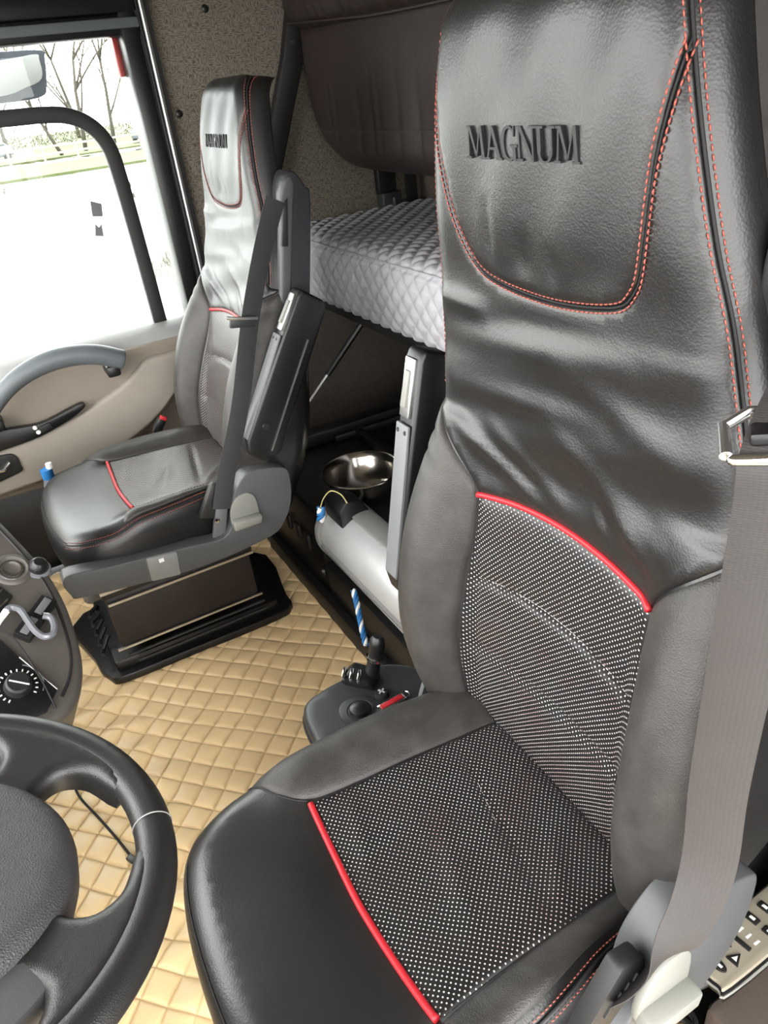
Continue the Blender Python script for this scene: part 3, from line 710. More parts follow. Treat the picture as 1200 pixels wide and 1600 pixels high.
# cushion (x, y) seat-local
CUSH = cr([(-.195, .165), (-.135, .200), (-.06, .212), (.10, .215), (.24, .205), (.30, .18), (.31, .0), (.30, -.20), (.26, -.242), (.17, -.258), (.08, -.276), (-.04, -.285), (-.14, -.275), (-.198, -.235), (-.222, -.14), (-.230, -.03), (-.222, .09)], 5, True)
def cush_z(x, y):
    yc = y+.05
    z = .478-.012*np.clip(1-(yc/.15)**2, 0, 1)*sstep(-.1, .0, x)
    z = z+.020*sstep(.145, .20, np.abs(yc))*sstep(-.10, -.01, x)
    z = z-.9*np.clip(-.10-x, 0, 1)**2-.01*sstep(.1, .3, x)
    return z
CUSH_R = resample(CUSH, .01)
def cush_surf(x, y, fil=.045):
    x = np.asarray(x, float); y = np.asarray(y, float); p = np.stack([x, y], 1)
    d = np.where(inside(p, CUSH_R), bdist(p, CUSH_R), 0); t = np.clip(1-d/fil, 0, 1)
    return np.stack([x, y, cush_z(x, y)-fil*(1-np.sqrt(np.clip(1-t*t, 0, 1)))], -1)
C_FAR = cr([(-.085, .203), (-.072, .18), (-.055, .145), (-.022, .116), (.045, .107), (.14, .102), (.24, .098), (.30, .096)], 5)
C_NEAR = cr([(.30, -.200), (.24, -.202), (.14, -.204), (.047, -.207), (-.020, -.214), (-.045, -.235), (-.06, -.262), (-.066, -.279)], 5)
C_PIPE = cr([(-.022, .112), (-.027, .031), (-.031, -.049), (-.028, -.132), (-.022, -.211)], 6)

def make_seat(loc, recline, label, armrest, belt, tower_label=None):
    st = empty('truck_seat', loc, label, 'seat', 'truck seats')
    def piv(o):
        o.location = (HX, 0, HZ); o.rotation_euler = (0, recline, 0); return o
    V, F = back_core(); bk = piv(mk('backrest', V, F, 'black_leather', st, sharp=70))
    sf = back_surf
    # leather front between headrest panel and lumbar insert
    zz = np.linspace(.966, 1.345, 26)
    main = list(above_pipe(SEAM_L))[::-1]+[(float(EDGE(z)), z) for z in zz]+list(HEAD_R)[::-1]+[(-float(EDGE(z)), z) for z in zz[::-1]]+list(above_pipe(SEAM_R))+list(PIPE)[::-1]
    def wr(u, z):
        h = 0
        for p, q, w, a in (((.21, 1.05), (-.12, 1.085), .016, .006), ((.21, .985), (-.08, 1.015), .014, .006), ((.2, .945), (.02, .872), .012, .008), ((.13, .96), (-.02, .885), .012, .005),
                           ((.02, .99), (-.17, .90), .016, .006), ((-.06, .94), (-.17, .875), .010, .006), ((.0, 1.06), (-.2, 1.0), .018, .004), ((.2, 1.10), (.1, 1.09), .012, .005), ((-.05, .92), (-.09, .87), .006, .003)):
            h = h+ridge(u, z, p, q, w, a)
        return h-.004*np.sin(z*70+u*18)*(z < 1.1)*.5
    patch('leather_panel', main, sf, 'black_leather', bk, -1, .009, .005, .007, disp=wr)
    def hw(u, z):
        h = ridge(u, z, (.085, 1.135), (.075, 1.22), .006, -.004)+ridge(u, z, (.03, 1.13), (.025, 1.19), .007, -.003)+ridge(u, z, (-.02, 1.13), (-.02, 1.18), .006, -.003)
        return h+.0015*np.sin(u*60+z*30)
    patch('headrest_panel', head_poly(), sf, 'black_leather', bk, -1, .009, .006, .008, disp=hw)
    # bolsters
    def outer(s): return [(s*(float(WD(z))+.055), z) for z in np.linspace(.385, .975, 30)]
    patch('side_bolster', list(SEAM_L)+outer(1), sf, 'grey_nubuck', bk, -1, .010, .006, .014, disp=lambda u, z: ridge(u, z, (.30, .93), (.18, .885), .006, -.004)+ridge(u, z, (.31, .90), (.19, .862), .005, -.004))
    patch('side_bolster', list(SEAM_R)+outer(-1), sf, 'grey_nubuck', bk, -1, .010, .006, .014, disp=lambda u, z: ridge(u, z, (-.30, .93), (-.18, .885), .006, -.003))
    ins = list(PIPE)+[(-a-.008, z) for a, z in below_pipe(SEAM_L)]+list(below_pipe(SEAM_L))[::-1]
    patch('perforated_panel', ins, sf, 'perforated_leather', bk, -1, .009, .005, .012,
          disp=lambda u, z: -.006*np.exp(-((z-(.735-.02*(u/.15)**2))/.006)**2)-.006*np.exp(-((z-.60)/.006)**2)+.003)
    for zc in (.735, .60):
        stitches('pale_stitching', [(u, zc-.02*(u/.15)**2*(zc > .7)) for u in np.linspace(.143, -.150, 20)], sf, -1, 'pale_thread', bk, 0, .0035, .006, .004, .0005)
    piping('red_piping', PIPE, sf, -1, .0042, .0035, 'red_piping', bk)
    lettering(bk, sf, .094, .164, 1.2535, .029, .0088)
    # seams: dark groove cord with a row of red stitches on each side
    hr = [p for p in HEAD_R]
    for s, nm in ((1, 0), (-1, 1)):
        ed = [(s*(float(EDGE(z))-ZD*(1-math.sqrt(max(0, 1-(max(0, z-ZT)/ZH)**2)))), z) for z in np.linspace(.97, 1.400, 60)]
        piping('seam_cord', ed, sf, -1, .0018, .0022, 'black_seam', bk, n=6)
        stitches('red_stitching', ed, sf, -1, 'red_thread', bk, s*.0052, .0054); stitches('red_stitching', ed, sf, -1, 'red_thread', bk, -s*.0052, .0012)
    piping('seam_cord', hr, sf, -1, .0014, .0022, 'black_seam', bk, n=6)
    stitches('red_stitching', hr, sf, -1, 'red_thread', bk, .0040, .0052, pitch=.0062, ln=.0046); stitches('red_stitching', hr, sf, -1, 'red_thread', bk, -.0040, .0056, pitch=.0062, ln=.0046)
    # ---- cushion
    cu = pillow('cushion', CUSH, cush_z, .10, .045, 'black_leather', st, step=.013)
    cs = cush_surf
    edge = CUSH_R
    def arcpts(p, q, lo=True):
        i = int(np.argmin(((edge-np.array(p))**2).sum(1))); j = int(np.argmin(((edge-np.array(q))**2).sum(1))); n = len(edge)
        a = [tuple(edge[(i+k) % n]) for k in range((j-i) % n+1)]; b = [tuple(edge[(i-k) % n]) for k in range((i-j) % n+1)]
        return min((a, b), key=len)
    def inset(pts, k=.006):
        c = np.array([.04, -.04]); return [tuple(np.array(p)+(c-np.array(p))/np.linalg.norm(c-np.array(p))*k) for p in pts]
    patch('side_bolster', list(C_FAR)+inset(arcpts((.295, .18), (-.085, .206)), .007), cs, 'grey_nubuck', cu, 1, .010, .004, .012, disp=lambda x, y: .001*np.sin(x*90)*np.sin(y*70))
    patch('side_bolster', list(C_NEAR)+inset(arcpts((-.066, -.284), (.295, -.205)), .020), cs, 'grey_nubuck', cu, 1, .010, .004, .012,
          disp=lambda x, y: ridge(x, y, (.06, -.21), (.11, -.27), .006, -.004)+ridge(x, y, (.16, -.20), (.17, -.25), .006, -.004)+.0015*np.sin(x*60+y*40))
    cins = list(C_PIPE)+[p for p in C_NEAR if p[0] > -.02][::-1]+[p for p in C_FAR if p[0] > -.02][::-1]
    cd = lambda x, y: ridge(x, y, (.21, .10), (.155, -.19), .005, -.006)+ridge(x, y, (.03, .09), (.0, -.02), .008, .004)+ridge(x, y, (.24, -.08), (.16, -.2), .008, .005)+ridge(x, y, (.12, .0), (.06, -.16), .012, .004)+.002
    patch('perforated_panel', cins, cs, 'perforated_leather', cu, 1, .009, .004, .012, disp=cd)
    stitches('pale_stitching', cr([(.215, .096), (.19, .0), (.165, -.1), (.150, -.198)], 6), cs, 1, 'pale_thread', cu, 0, .0028, .006, .004, .0005)
    piping('red_piping', C_PIPE, cs, 1, .0045, .004, 'red_piping', cu)
    rim = inset(arcpts((-.20, -.23), (.295, -.205)), .010)
    for q in (.004, -.004): stitches('red_stitching', rim, cs, 1, 'red_thread', cu, q, .0022, .0058, .0042, .0008)
    piping('seam_cord', rim, cs, 1, .0016, .0012, 'black_seam', cu, n=6)
    piping('seam_cord', inset(arcpts((-.20, .15), (-.20, -.22)), .012), cs, 1, .0009, .0006, 'black_seam', cu, n=6)
    piping('seam_cord', [p for p in C_FAR if p[0] < -.015], cs, 1, .0014, .0002, 'black_seam', cu, n=6)
    # ---- side cover with lever, seat heater button, rails
    cov = cr([(-.222, .372), (-.222, .425), (-.12, .412), (.05, .392), (.15, .380), (.185, .42), (.20, .478), (.225, .515), (.262, .532), (.335, .515), (.352, .490), (.345, .42), (.318, .368), (.27, .335), (.10, .322), (-.05, .335), (-.20, .358)], 4, True)
    sc = B().prism(cov, lambda a, b, w: (a, w, b), -.318, -.272).out('side_cover', 'cover_plastic', st, bevel=.010, seg=3)
    if not recline: sc.location = (-.028, .006, .070)
    lv = cr([(.185, .395), (.182, .44), (.20, .474), (.232, .482), (.252, .462), (.252, .405), (.235, .388)], 3, True)
    l = B().prism(lv, lambda a, b, w: (a, w, b), -.324, -.314).out('recline_lever', 'lever_grey', sc, bevel=.003)
    B().prism([(.178, .398), (.250, .398), (.255, .42), (.182, .424)], lambda a, b, w: (a, w, b), -.345, -.318).out('lever_grip', 'lever_grey', sc, bevel=.006)
    B().prism([(-.045, .335), (.028, .325), (.034, .392), (-.042, .402)], lambda a, b, w: (a, w, b), -.324, -.30).out('heater_button', 'lever_grey' if False else 'holder_grey', sc, bevel=.006)
    B().box((-.008, -.3245, .385), (.012, .002, .010)).out('button_symbol', 'white_paint', sc)
    B().bb(-.21, .27, -.27, .17, .335, .375).out('seat_pan', 'anthracite_plastic', st, bevel=.012)
    # suspension box, slides and floor plate
    B().bb(-.158, .232, -.205, .17, .10, .262).out('suspension_box', 'suspension_cloth', st, bevel=.008)
    B().bb(-.165, .245, -.215, .18, .262, .300).out('slide_frame', 'black_plastic', st, bevel=.006)
    B().bb(-.165, .25, -.222, -.212, .283, .292).out('slide_rail', 'satin_metal', st)
    B().bb(-.155, .24, -.217, -.209, .242, .249).out('slide_rail', 'satin_metal', st)
    B().bb(.19, .235, -.232, -.214, .262, .290).out('slide_stop', 'black_rubber', st, bevel=.004)
    B().bb(-.14, .25, -.205, .17, .30, .338).out('tilt_frame', 'black_rubber', st, bevel=.004)
    pl = B().prism(cr([(-.225, .15), (-.235, -.10), (-.215, -.19), (-.18, -.218), (.0, -.222), (.26, -.226), (.315, -.205), (.325, -.15), (.315, .15)], 4, True), lambda a, b, w: (a, b, w), -.004, .022).out('floor_plate', 'black_plastic', st, bevel=.006)
    B().prism([(-.19, .14), (-.19, -.195), (.28, -.205), (.285, .14)], lambda a, b, w: (a, b, w), .020, .055).out('base_frame', 'black_plastic', st, bevel=.008)
    for k, (y, z) in enumerate(((-.206, .10), (-.212, .078), (-.214, .052))):
        B().bb(-.17+.02*k, .24, y-.006, y, z-.003, z+.003).out('slide_rail', 'satin_metal' if k == 0 else 'anthracite_plastic', st)
    for k in range(5): B().tube([(-.18, .10-.05*k, .06+.006*k), (-.205, .08-.05*k, .058), (-.21, .05-.05*k, .062)], .006, 6).out('cable', 'black_rubber', st)
    # belt tower behind the near shoulder
    tw = [(.355, .70), (.352, 1.10), (.345, 1.165), (.350, 1.205), (.364, 1.218), (.382, 1.210), (.402, 1.185), (.416, 1.14), (.425, .70)]
    t = piv(B().prism(cr(tw, 3), lambda a, b, w: (a-HX, w, b-HZ), -.258, -.192).out('belt_tower', 'anthracite_plastic', st, bevel=.012, seg=3))
    B().prism([(.343, .72), (.343, 1.10), (.338, 1.168), (.346, 1.200), (.362, 1.210), (.374, 1.195), (.372, 1.10), (.368, .72)], lambda a, b, w: (a-HX, w, b-HZ), -.262, -.232).out('tower_bezel', 'cover_plastic', t, bevel=.007, seg=3)
    B().prism([(.343, 1.06), (.345, 1.15), (.356, 1.165), (.360, 1.06)], lambda a, b, w: (a-HX, w, b-HZ), -.2645, -.24).out('belt_slot', 'black_rubber', t, bevel=.003)
    # armrest folded up
    if armrest:
        y0, y1, ax, az, ang, aw = armrest
        ar = empty('armrest_pivot'); bpy.data.objects.remove(ar)
        Lr = .40; A = Matrix.Rotation(ang, 3, 'Y')
        fn = lambda a, b, w: tuple(A @ Vector((a, w, b)))
        body = B().prism([(-.034, .03), (-.022, .0), (.02, -.012), (aw+.004, .02), (aw, .30), (aw, .375), (aw-.012, .395), (-.02, .402), (-.026, .385), (-.030, .25)], fn, y0, y1).out('armrest', 'black_plastic', st, bevel=.007, seg=3); body.location = (ax, 0, az)
        yn = y0-.001
        B().prism([(-.0365, .035), (-.0355, .29), (-.030, .29), (-.026, .02)], fn, y0+.004, y1-.004).out('grip_strip', 'grey_plastic', body, bevel=.003)
        B().prism([(aw-.024, .02), (aw-.021, .02), (aw-.021, .30), (aw-.024, .30)], fn, y0-.002, y0+.004).out('trim_line', 'satin_metal', body)
        ym = (y0+y1)/2
        B().prism([(-.034, .30), (-.030, .388), (-.024, .388), (-.026, .30)], fn, ym-.013, ym+.013).out('latch', 'satin_metal', body, bevel=.002)
        B().prism([(-.038, .315), (-.034, .37), (-.026, .37), (-.030, .315)], fn, ym-.007, ym+.007).out('latch_slider', 'lever_grey', body, bevel=.002)
        for q in (-.010, .010): B().lathe([(0, .002), (.003, .002), (.0045, 0)], fn(-.0345, .278, ym+q), 10, A @ Matrix.Rotation(R(-90), 3, 'Y')).out('screw', 'black_rubber', body)
        B().lathe([(0, .003), (.008, .003), (.010, 0)], fn(-.0, .075, y0), 14, A @ Matrix.Rotation(R(90), 3, 'X')).out('pivot_cap', 'black_rubber', body)
    # three-point belt
    if belt:
        sb = ribbon('seat_belt', belt['pts'], .047, belt['mat'], st, thick=.0018, fold=.003)
    return st
BELT_P = dict(mat='belt_webbing_dark', pts=[((.455, -.275, 1.12), (1, .1, 0)), ((.40, -.285, 1.02), (1, .2, .2)), ((.335, -.30, .88), (1, .2, .15)), ((.268, -.312, .70), (1, .15, .1)), ((.20, -.315, .55), (1, .1, .1)), ((.165, -.318, .46), (1, .1, .1))])
BELT_D = dict(mat='belt_webbing', pts=[((.36, -.262, 1.155), (.9, .3, .1)), ((.29, -.285, 1.135), (.8, -.5, .2)), ((.236, -.304, 1.10), (.6, -.75, .15)), ((.229, -.309, 1.05), (.6, -.8, .05)), ((.227, -.310, .907), (.6, -.8, .0)), ((.226, -.311, .78), (.6, -.8, .05)), ((.222, -.318, .69), (.65, -.7, .1)), ((.204, -.323, .632), (.8, -.45, .3)), ((.176, -.322, .588), (.75, -.1, .3)), ((.152, -.314, .555), (.6, .3, -.2)), ((.136, -.304, .528), (.4, .4, -.6))])
seat_d = make_seat((0, 0, 0), 0, 'large black leather driver seat with grey bolsters in the right foreground', (.292, .335, .27, .60, R(11), .036), BELT_D)
seat_p = make_seat((-.0106, 1.3503, .0018), R(11.9), 'smaller black leather passenger seat across the cab by the door', (-.335, -.285, .275, .575, R(30), .056), BELT_P)

def belt_fittings():
    # metal tongue on the driver's belt, plastic guide on the passenger's
    A = Matrix.Rotation(R(-52), 3, 'Z') @ Matrix.Rotation(R(-8), 3, 'Y')
    c = Vector((.236, -.306, 1.098))
    q = lambda a, b, h: tuple(c+A @ Vector((a, b, h)))
    t = B().prism([(-.034, -.004), (.034, -.006), (.034, .004), (-.034, .004)], lambda a, b, w: q(a, w, b), -.012, -.004).out('belt_tongue', 'chrome', seat_d, bevel=.004, seg=3)
    B().tube([q(-.034, -.006, .002), q(-.036, .02, .012), q(-.02, .032, .016), q(.03, .032, .014), q(.04, .012, .006)], .0045, 10).out('tongue_loop', 'satin_metal', t)
    B().prism([(-.02, -.006), (.03, -.006), (.03, .004), (-.02, .004)], lambda a, b, w: q(a, w, b+.012), -.004, .018).out('tongue_grip', 'black_plastic', t, bevel=.003)
    g = B().box((.315, -.306, .885), (.060, .012, .020), Matrix.Rotation(R(10), 3, 'Y')).out('belt_tongue', 'anthracite_plastic', seat_p, bevel=.003)
    B().tube([(.282, -.312, .905), (.29, -.318, .903), (.33, -.318, .895), (.350, -.312, .889)], .004, 8).out('tongue_loop', 'satin_metal', g)
    # lower anchors
    for st, dark in ((seat_d, 0), (seat_p, 1)):
        B().prism([(.125, .365), (.160, .365), (.192, .47), (.178, .485), (.160, .47)], lambda a, b, w: (a, w, b), -.300, -.285).out('anchor_bracket', 'grey_plastic', st, bevel=.004)
        an = B().prism([(.110, .440), (.150, .425), (.198, .478), (.190, .515), (.160, .520)], lambda a, b, w: (a, w, b), -.296, -.272).out('anchor_sleeve', 'black_rubber', st, bevel=.006)
        if not dark: an.location = (-.025, -.012, .055)
        for k in range(4): B().box((.145+.010*k, -.297, .468+.007*k), (.0025, .002, .022), Matrix.Rotation(R(30), 3, 'Y')).out('sleeve_rib', 'anthracite_plastic', an)
        B().lathe([(0, .006), (.006, .005), (.007, 0)], (.150, -.300, .425), 12, Matrix.Rotation(R(90), 3, 'X')).out('anchor_bolt', 'chrome', st)
    # red buckle on the far side of the passenger seat and its stalk
    b = B().box((.165, .262, .485), (.026, .018, .050), Matrix.Rotation(R(35), 3, 'Y')).out('belt_buckle', 'black_plastic', seat_p, bevel=.004)
    B().box((.182, .258, .507), (.020, .014, .012), Matrix.Rotation(R(35), 3, 'Y')).out('release_button', 'red_piping', b, bevel=.002)
    B().tube([(.160, .262, .47), (.20, .24, .40), (.21, .19, .36)], .008, 8).out('buckle_stalk', 'black_rubber', seat_p)
    # grey strip beside the driver cushion
    B().prism(cr([(.225, .325), (.232, .38), (.246, .43), (.268, .468), (.285, .48), (.288, .465), (.272, .43), (.262, .39), (.256, .325)], 4, True), lambda a, b, w: (a, w, b), .252, .262).out('hinge_cover', 'grey_plastic', seat_d, bevel=.003)
belt_fittings()

def locker():
    k = empty('storage_locker', (.7, .5, 0), 'black moulded storage locker under the lower bunk', 'locker')
    B().bb(-.20, .60, -.70, .60, .10, .325).bb(-.29, .60, .582, 1.02, -.01, .325).bb(-.29, .60, -.70, .582, -.01, .165).out('body', 'black_plastic', k, bevel=.01)
    B().bb(-.315, -.285, -.70, 1.02, -.01, .055).out('plinth', 'black_rubber', k, bevel=.008)
    B().bb(-.28, .60, .96, 1.02, .325, .372).out('end_rim', 'black_plastic', k, bevel=.008)
    B().bb(-.05, .60, .94, .962, .325, .350).out('inner_rim', 'black_plastic', k, bevel=.005)
    B().bb(.02, .05, -.6, .94, .325, .352).out('divider', 'black_plastic', k, bevel=.006)
    B().prism([(-.27, .325), (-.17, .325), (-.20, .385), (-.245, .40), (-.27, .37)], lambda a, b, w: (a, w, b), .46, .56).out('locker_flap', 'black_plastic', k, bevel=.006)
    for y in (.66, .73, .80): B().box((-.30, y, .20), (.012, .03, .05)).out('moulded_rib', 'black_rubber', k, bevel=.005)
    B().lathe([(0, .008), (.012, .007), (.016, 0)], (-.292, .60, .12), 16, Matrix.Rotation(R(-90), 3, 'Y')).out('knob', 'black_plastic', k)
    # roller drawer front
    h = empty('roller_drawer', (.492, .86, .26), 'grey drawer front with silver roll in the black locker', 'drawer')
    def arcp(r0, r1, a0, a1, n=12):
        return [(r1*math.cos(R(a0+(a1-a0)*i/n)), r1*math.sin(R(a0+(a1-a0)*i/n))) for i in range(n+1)]+[(r0*math.cos(R(a1-(a1-a0)*i/n)), r0*math.sin(R(a1-(a1-a0)*i/n))) for i in range(n+1)]
    ex = lambda a, b, w: (a, w, b)
    B().prism(arcp(.05, .096, 70, 108), ex, -.30, .215).out('top_flange', 'holder_grey', h, bevel=.003)
    B().prism(arcp(.05, .088, 106, 194), ex, -.30, .195).out('roll', 'silver_paint', h, bevel=.004)
    B().prism(arcp(.05, .096, 192, 250), ex, -.30, .215).out('drawer_lip', 'holder_grey', h, bevel=.003)
    B().prism(arcp(.0, .099, 68, 252, 20), ex, .195, .220).out('end_cap', 'holder_grey', h, bevel=.006)
    B().prism(arcp(.095, .0975, 208, 210, 3), ex, -.28, .19).out('lip_line', 'satin_metal', h)
    B().prism(arcp(.0, .099, 68, 252, 20), ex, -.325, -.30).out('end_cap', 'holder_grey', h, bevel=.006)
    # steel bowl
    b = B().lathe([(0, .004), (.060, .004), (.084, .022), (.098, .052), (.104, .0715), (.110, .0735), (.1125, .071), (.109, .068), (.102, .050), (.088, .018), (.064, .0), (0, 0)], (0, 0, 0), 64).out('steel_bowl', 'steel', sharp=60)
    b.location = (.572, 1.10, .326); tag(b, 'round stainless steel bowl sitting on the black locker', 'bowl')
    # blue and white cords
    def cord(pts, r, name, label):
        e = empty(name, pts[0], label, 'cord'); P = np.array(cr(pts, 14))-np.array(pts[0])
        T = np.gradient(P, axis=0); T /= np.linalg.norm(T, axis=1)[:, None]; up_ = np.cross(T, [0, 0, 1.]); up_ /= np.linalg.norm(up_, axis=1)[:, None]; w = np.cross(T, up_)
        d = np.r_[0, np.cumsum(np.linalg.norm(np.diff(P, axis=0), axis=1))]
        for j, m in enumerate(('blue_cord', 'blue_cord', 'white_paint')):
            a = d/r*1.1+j*2.094; B().tube(P+(up_*np.cos(a)[:, None]+w*np.sin(a)[:, None])*r*.55, r*.55, 6).out('strand', m, e, sharp=None)
        return e
    cord([(.398, .868, .20), (.388, .835, .17), (.376, .80, .135), (.366, .765, .10)], .008, 'twisted_cord', 'blue and white twisted cord hanging below the silver roll')
    e = cord([(.398, 1.005, .385), (.396, 1.004, .365), (.394, 1.010, .345)], .011, 'knotted_cord', 'blue knotted cord with thin wire loop above the silver roll')
    B().tube(cr([(.0, .0, .0), (.006, -.02, .035), (.018, -.045, .062), (.035, -.065, .055), (.045, -.075, .03)], 6), .0016, 6).out('wire_loop', 'yellow_tape', e)
locker()

def console():
    k = empty('gear_console', (.17, .36, 0), 'anthracite gear selector console beside the driver seat', 'console')
    out = cr([(.062, .30), (.066, .343), (.074, .41), (.092, .446), (.13, .455), (.20, .458), (.265, .448), (.315, .40), (.325, .33), (.315, .262), (.20, .236), (.09, .24)], 5, True)
    lo = lambda x, y, z: (x-.17, y-.36, z)
    pillow('console_top', out, lambda x, y: .338-.10*np.clip(.14-x, 0, 1), .055, .016, 'anthracite_plastic', k, step=.012, fn=lo)
    B().bb(-.04, .12, -.10, .04, -.01, .30).out('pedestal', 'black_plastic', k, bevel=.01)
    B().tube([lo(x, y, .304) for x, y in out], .004, 6, closed=True).out('edge_seal', 'black_rubber', k)
    # raised plate with dome
    pl = B().prism(cr([(.128, .358), (.145, .392), (.185, .388), (.205, .352), (.190, .318), (.150, .322)], 4, True), lambda a, b, w: lo(a, b, w), .334, .342).out('dome_plate', 'anthracite_plastic', k, bevel=.003)
    B().lathe([(0, .013), (.010, .0115), (.018, .007), (.021, 0)], lo(.166, .356, .3415), 28).out('dome_button', 'black_plastic', pl)
    B().lathe([(.0215, 0), (.0245, .002), (.025, 0)], lo(.166, .356, .341), 28).out('dome_ring', 'black_rubber', pl)
    # lever
    lv = B().prism([(-.034, 0), (.034, 0), (.034, .012), (.02, .026), (-.02, .028), (-.034, .014)], lambda a, b, w: lo(.205+a*.6-w*.8, .425-a*.8-w*.6, .338+b), -.020, .020).out('lever_base', 'black_plastic', k, bevel=.005)
    for i in range(3): B().box(lo(.178+.010*i, .438-.012*i, .362), (.007, .030, .010), Matrix.Rotation(R(-35), 3, 'Z')).out('chrome_rib', 'chrome', lv, bevel=.002)
    sh = B().tube([lo(.222, .412, .35), lo(.232, .412, .385), lo(.240, .413, .405)], [.014, .013, .015], 14).out('lever_shaft', 'black_plastic', k)
    B().tube([lo(.233, .412, .388), lo(.235, .412, .393)], .0172, 18).out('lever_collar', 'chrome', sh)
    B().lathe([(0, .036), (.009, .034), (.014, .027), (.0155, .014), (.014, 0), (0, 0)], lo(.240, .413, .404), 20, Matrix.Rotation(R(12), 3, 'Y')).out('lever_knob', 'black_plastic', sh)
    # small switch
    sw = B().lathe([(0, .010), (.011, .009), (.014, .0)], lo(.219, .368, .338), 20).out('rotary_switch', 'black_rubber', k)
    for a in (0, 1): B().box(lo(.219, .368, .349), (.014, .003, .002), Matrix.Rotation(R(90*a+30), 3, 'Z')).out('switch_mark', 'silver_paint', sw)
    r = empty('key_tag', lo(.222, .335, .341), 'red key tag in silver frame lying on the gear console', 'key tag'); r.location = (.222, .335, .341)
    A = Matrix.Rotation(R(3), 3, 'Z')
    B().box((0, 0, .004), (.056, .018, .005), A).out('frame', 'chrome', r, bevel=.002)
    B().box((0, 0, .0068), (.048, .011, .003), A).out('red_plate', 'red_piping', r, bevel=.001)
    B().tube([(.03+.008*math.cos(t), .003+.008*math.sin(t), .005) for t in np.linspace(0, 6.28, 16)[:-1]], .0012, 6, closed=True).out('ring', 'chrome', r)
console()

def steering():
    w = empty('steering_wheel', (-.4285, .02, .75), 'black leather steering wheel with grained airbag hub at lower left', 'steering wheel')
    w.rotation_euler = (0, R(WTILT), 0)
    Rm = .2238
    ring = [(Rm*math.cos(t), Rm*math.sin(t), 0) for t in np.linspace(0, 2*math.pi, 97)[:-1]]
    v = []; f = []; n = 20; m = len(ring)
    for i in range(m):
        t = 2*math.pi*i/m
        for k in range(n):
            a = 2*math.pi*k/n; rr = Rm+.0195*math.cos(a); v.append((rr*math.cos(t), rr*math.sin(t), .0185*math.sin(a)))
    for i in range(m):
        for k in range(n): f.append((i*n+k, ((i+1) % m)*n+k, ((i+1) % m)*n+(k+1) % n, i*n+(k+1) % n))
    rim = mk('rim', v, f, 'wheel_leather', w)
    # lacing along the inner edge
    b = B()
    for i in range(150):
        t = R(-28+i*.34)
        for s in (1, -1):
            p = [((Rm-.0190+.002*abs(q))*math.cos(t+.006*q*s), (Rm-.0190+.002*abs(q))*math.sin(t+.006*q*s), .006*q) for q in (-1, 0, 1)]
            if i % 2 == 0: b.tube(p, .0012, 4)
    o = b.out('lacing', 'black_seam', rim, sharp=None); o['kind'] = 'stuff'
    B().tube([((Rm+.0197*math.cos(a))*math.cos(R(-2)), (Rm+.0197*math.cos(a))*math.sin(R(-2)), .0187*math.sin(a)) for a in np.linspace(0, 6.28, 25)[:-1]], .0008, 5, closed=True).out('seam_ring', 'holder_grey', rim)
    # spokes: broad blades flaring into the rim
    for c in (45, -42, 135, 222):
        def P(r, a): return (r*math.cos(R(c+a)), r*math.sin(R(c+a)))
        out = [P(.125, -16), P(.150, -12), P(.170, -11.5), P(.184, -14), P(.196, -20), P(.206, -32)]+[P(.222, a) for a in (-26, -13, 0, 13, 26)]+[P(.206, 32), P(.196, 20), P(.184, 14), P(.170, 11.5), P(.150, 12), P(.125, 16)]
        out = cr(out, 3, True)
        pillow('spoke', out, lambda x, y: .0165-.012*np.clip((.215-np.hypot(x, y))/.07, 0, 1), .018, .014, 'wheel_leather', w, step=.006)
    # airbag hub
    th = np.linspace(0, 2*math.pi, 73)[:-1]
    hub = [((.145+.006*math.cos(2*t))*math.cos(t), (.145+.006*math.cos(2*t))*math.sin(t)) for t in th]
    h = pillow('airbag_hub', hub, lambda x, y: .022-.35*(x*x+y*y), .045, .022, 'airbag_grain', w, step=.012)
    B().prism(cr([(.055, -.175), (.120, -.128), (.098, -.105), (.02, -.13), (-.03, -.15), (-.03, -.185)], 4, True), lambda a, b_, w_: (a, b_, w_), -.03, .004).out('hub_trim', 'cover_plastic', w, bevel=.006)
    B().lathe([(.05, -.04), (.055, -.12), (.06, -.30), (0, -.30)], (0, 0, 0), 24).out('column', 'black_plastic', w)
    B().tube([(-.02, -.10, -.06), (.03, -.16, -.055), (.06, -.20, -.05)], [.010, .012, .014], 10).out('stalk', 'black_rubber', w)
WTILT = 14
steering()

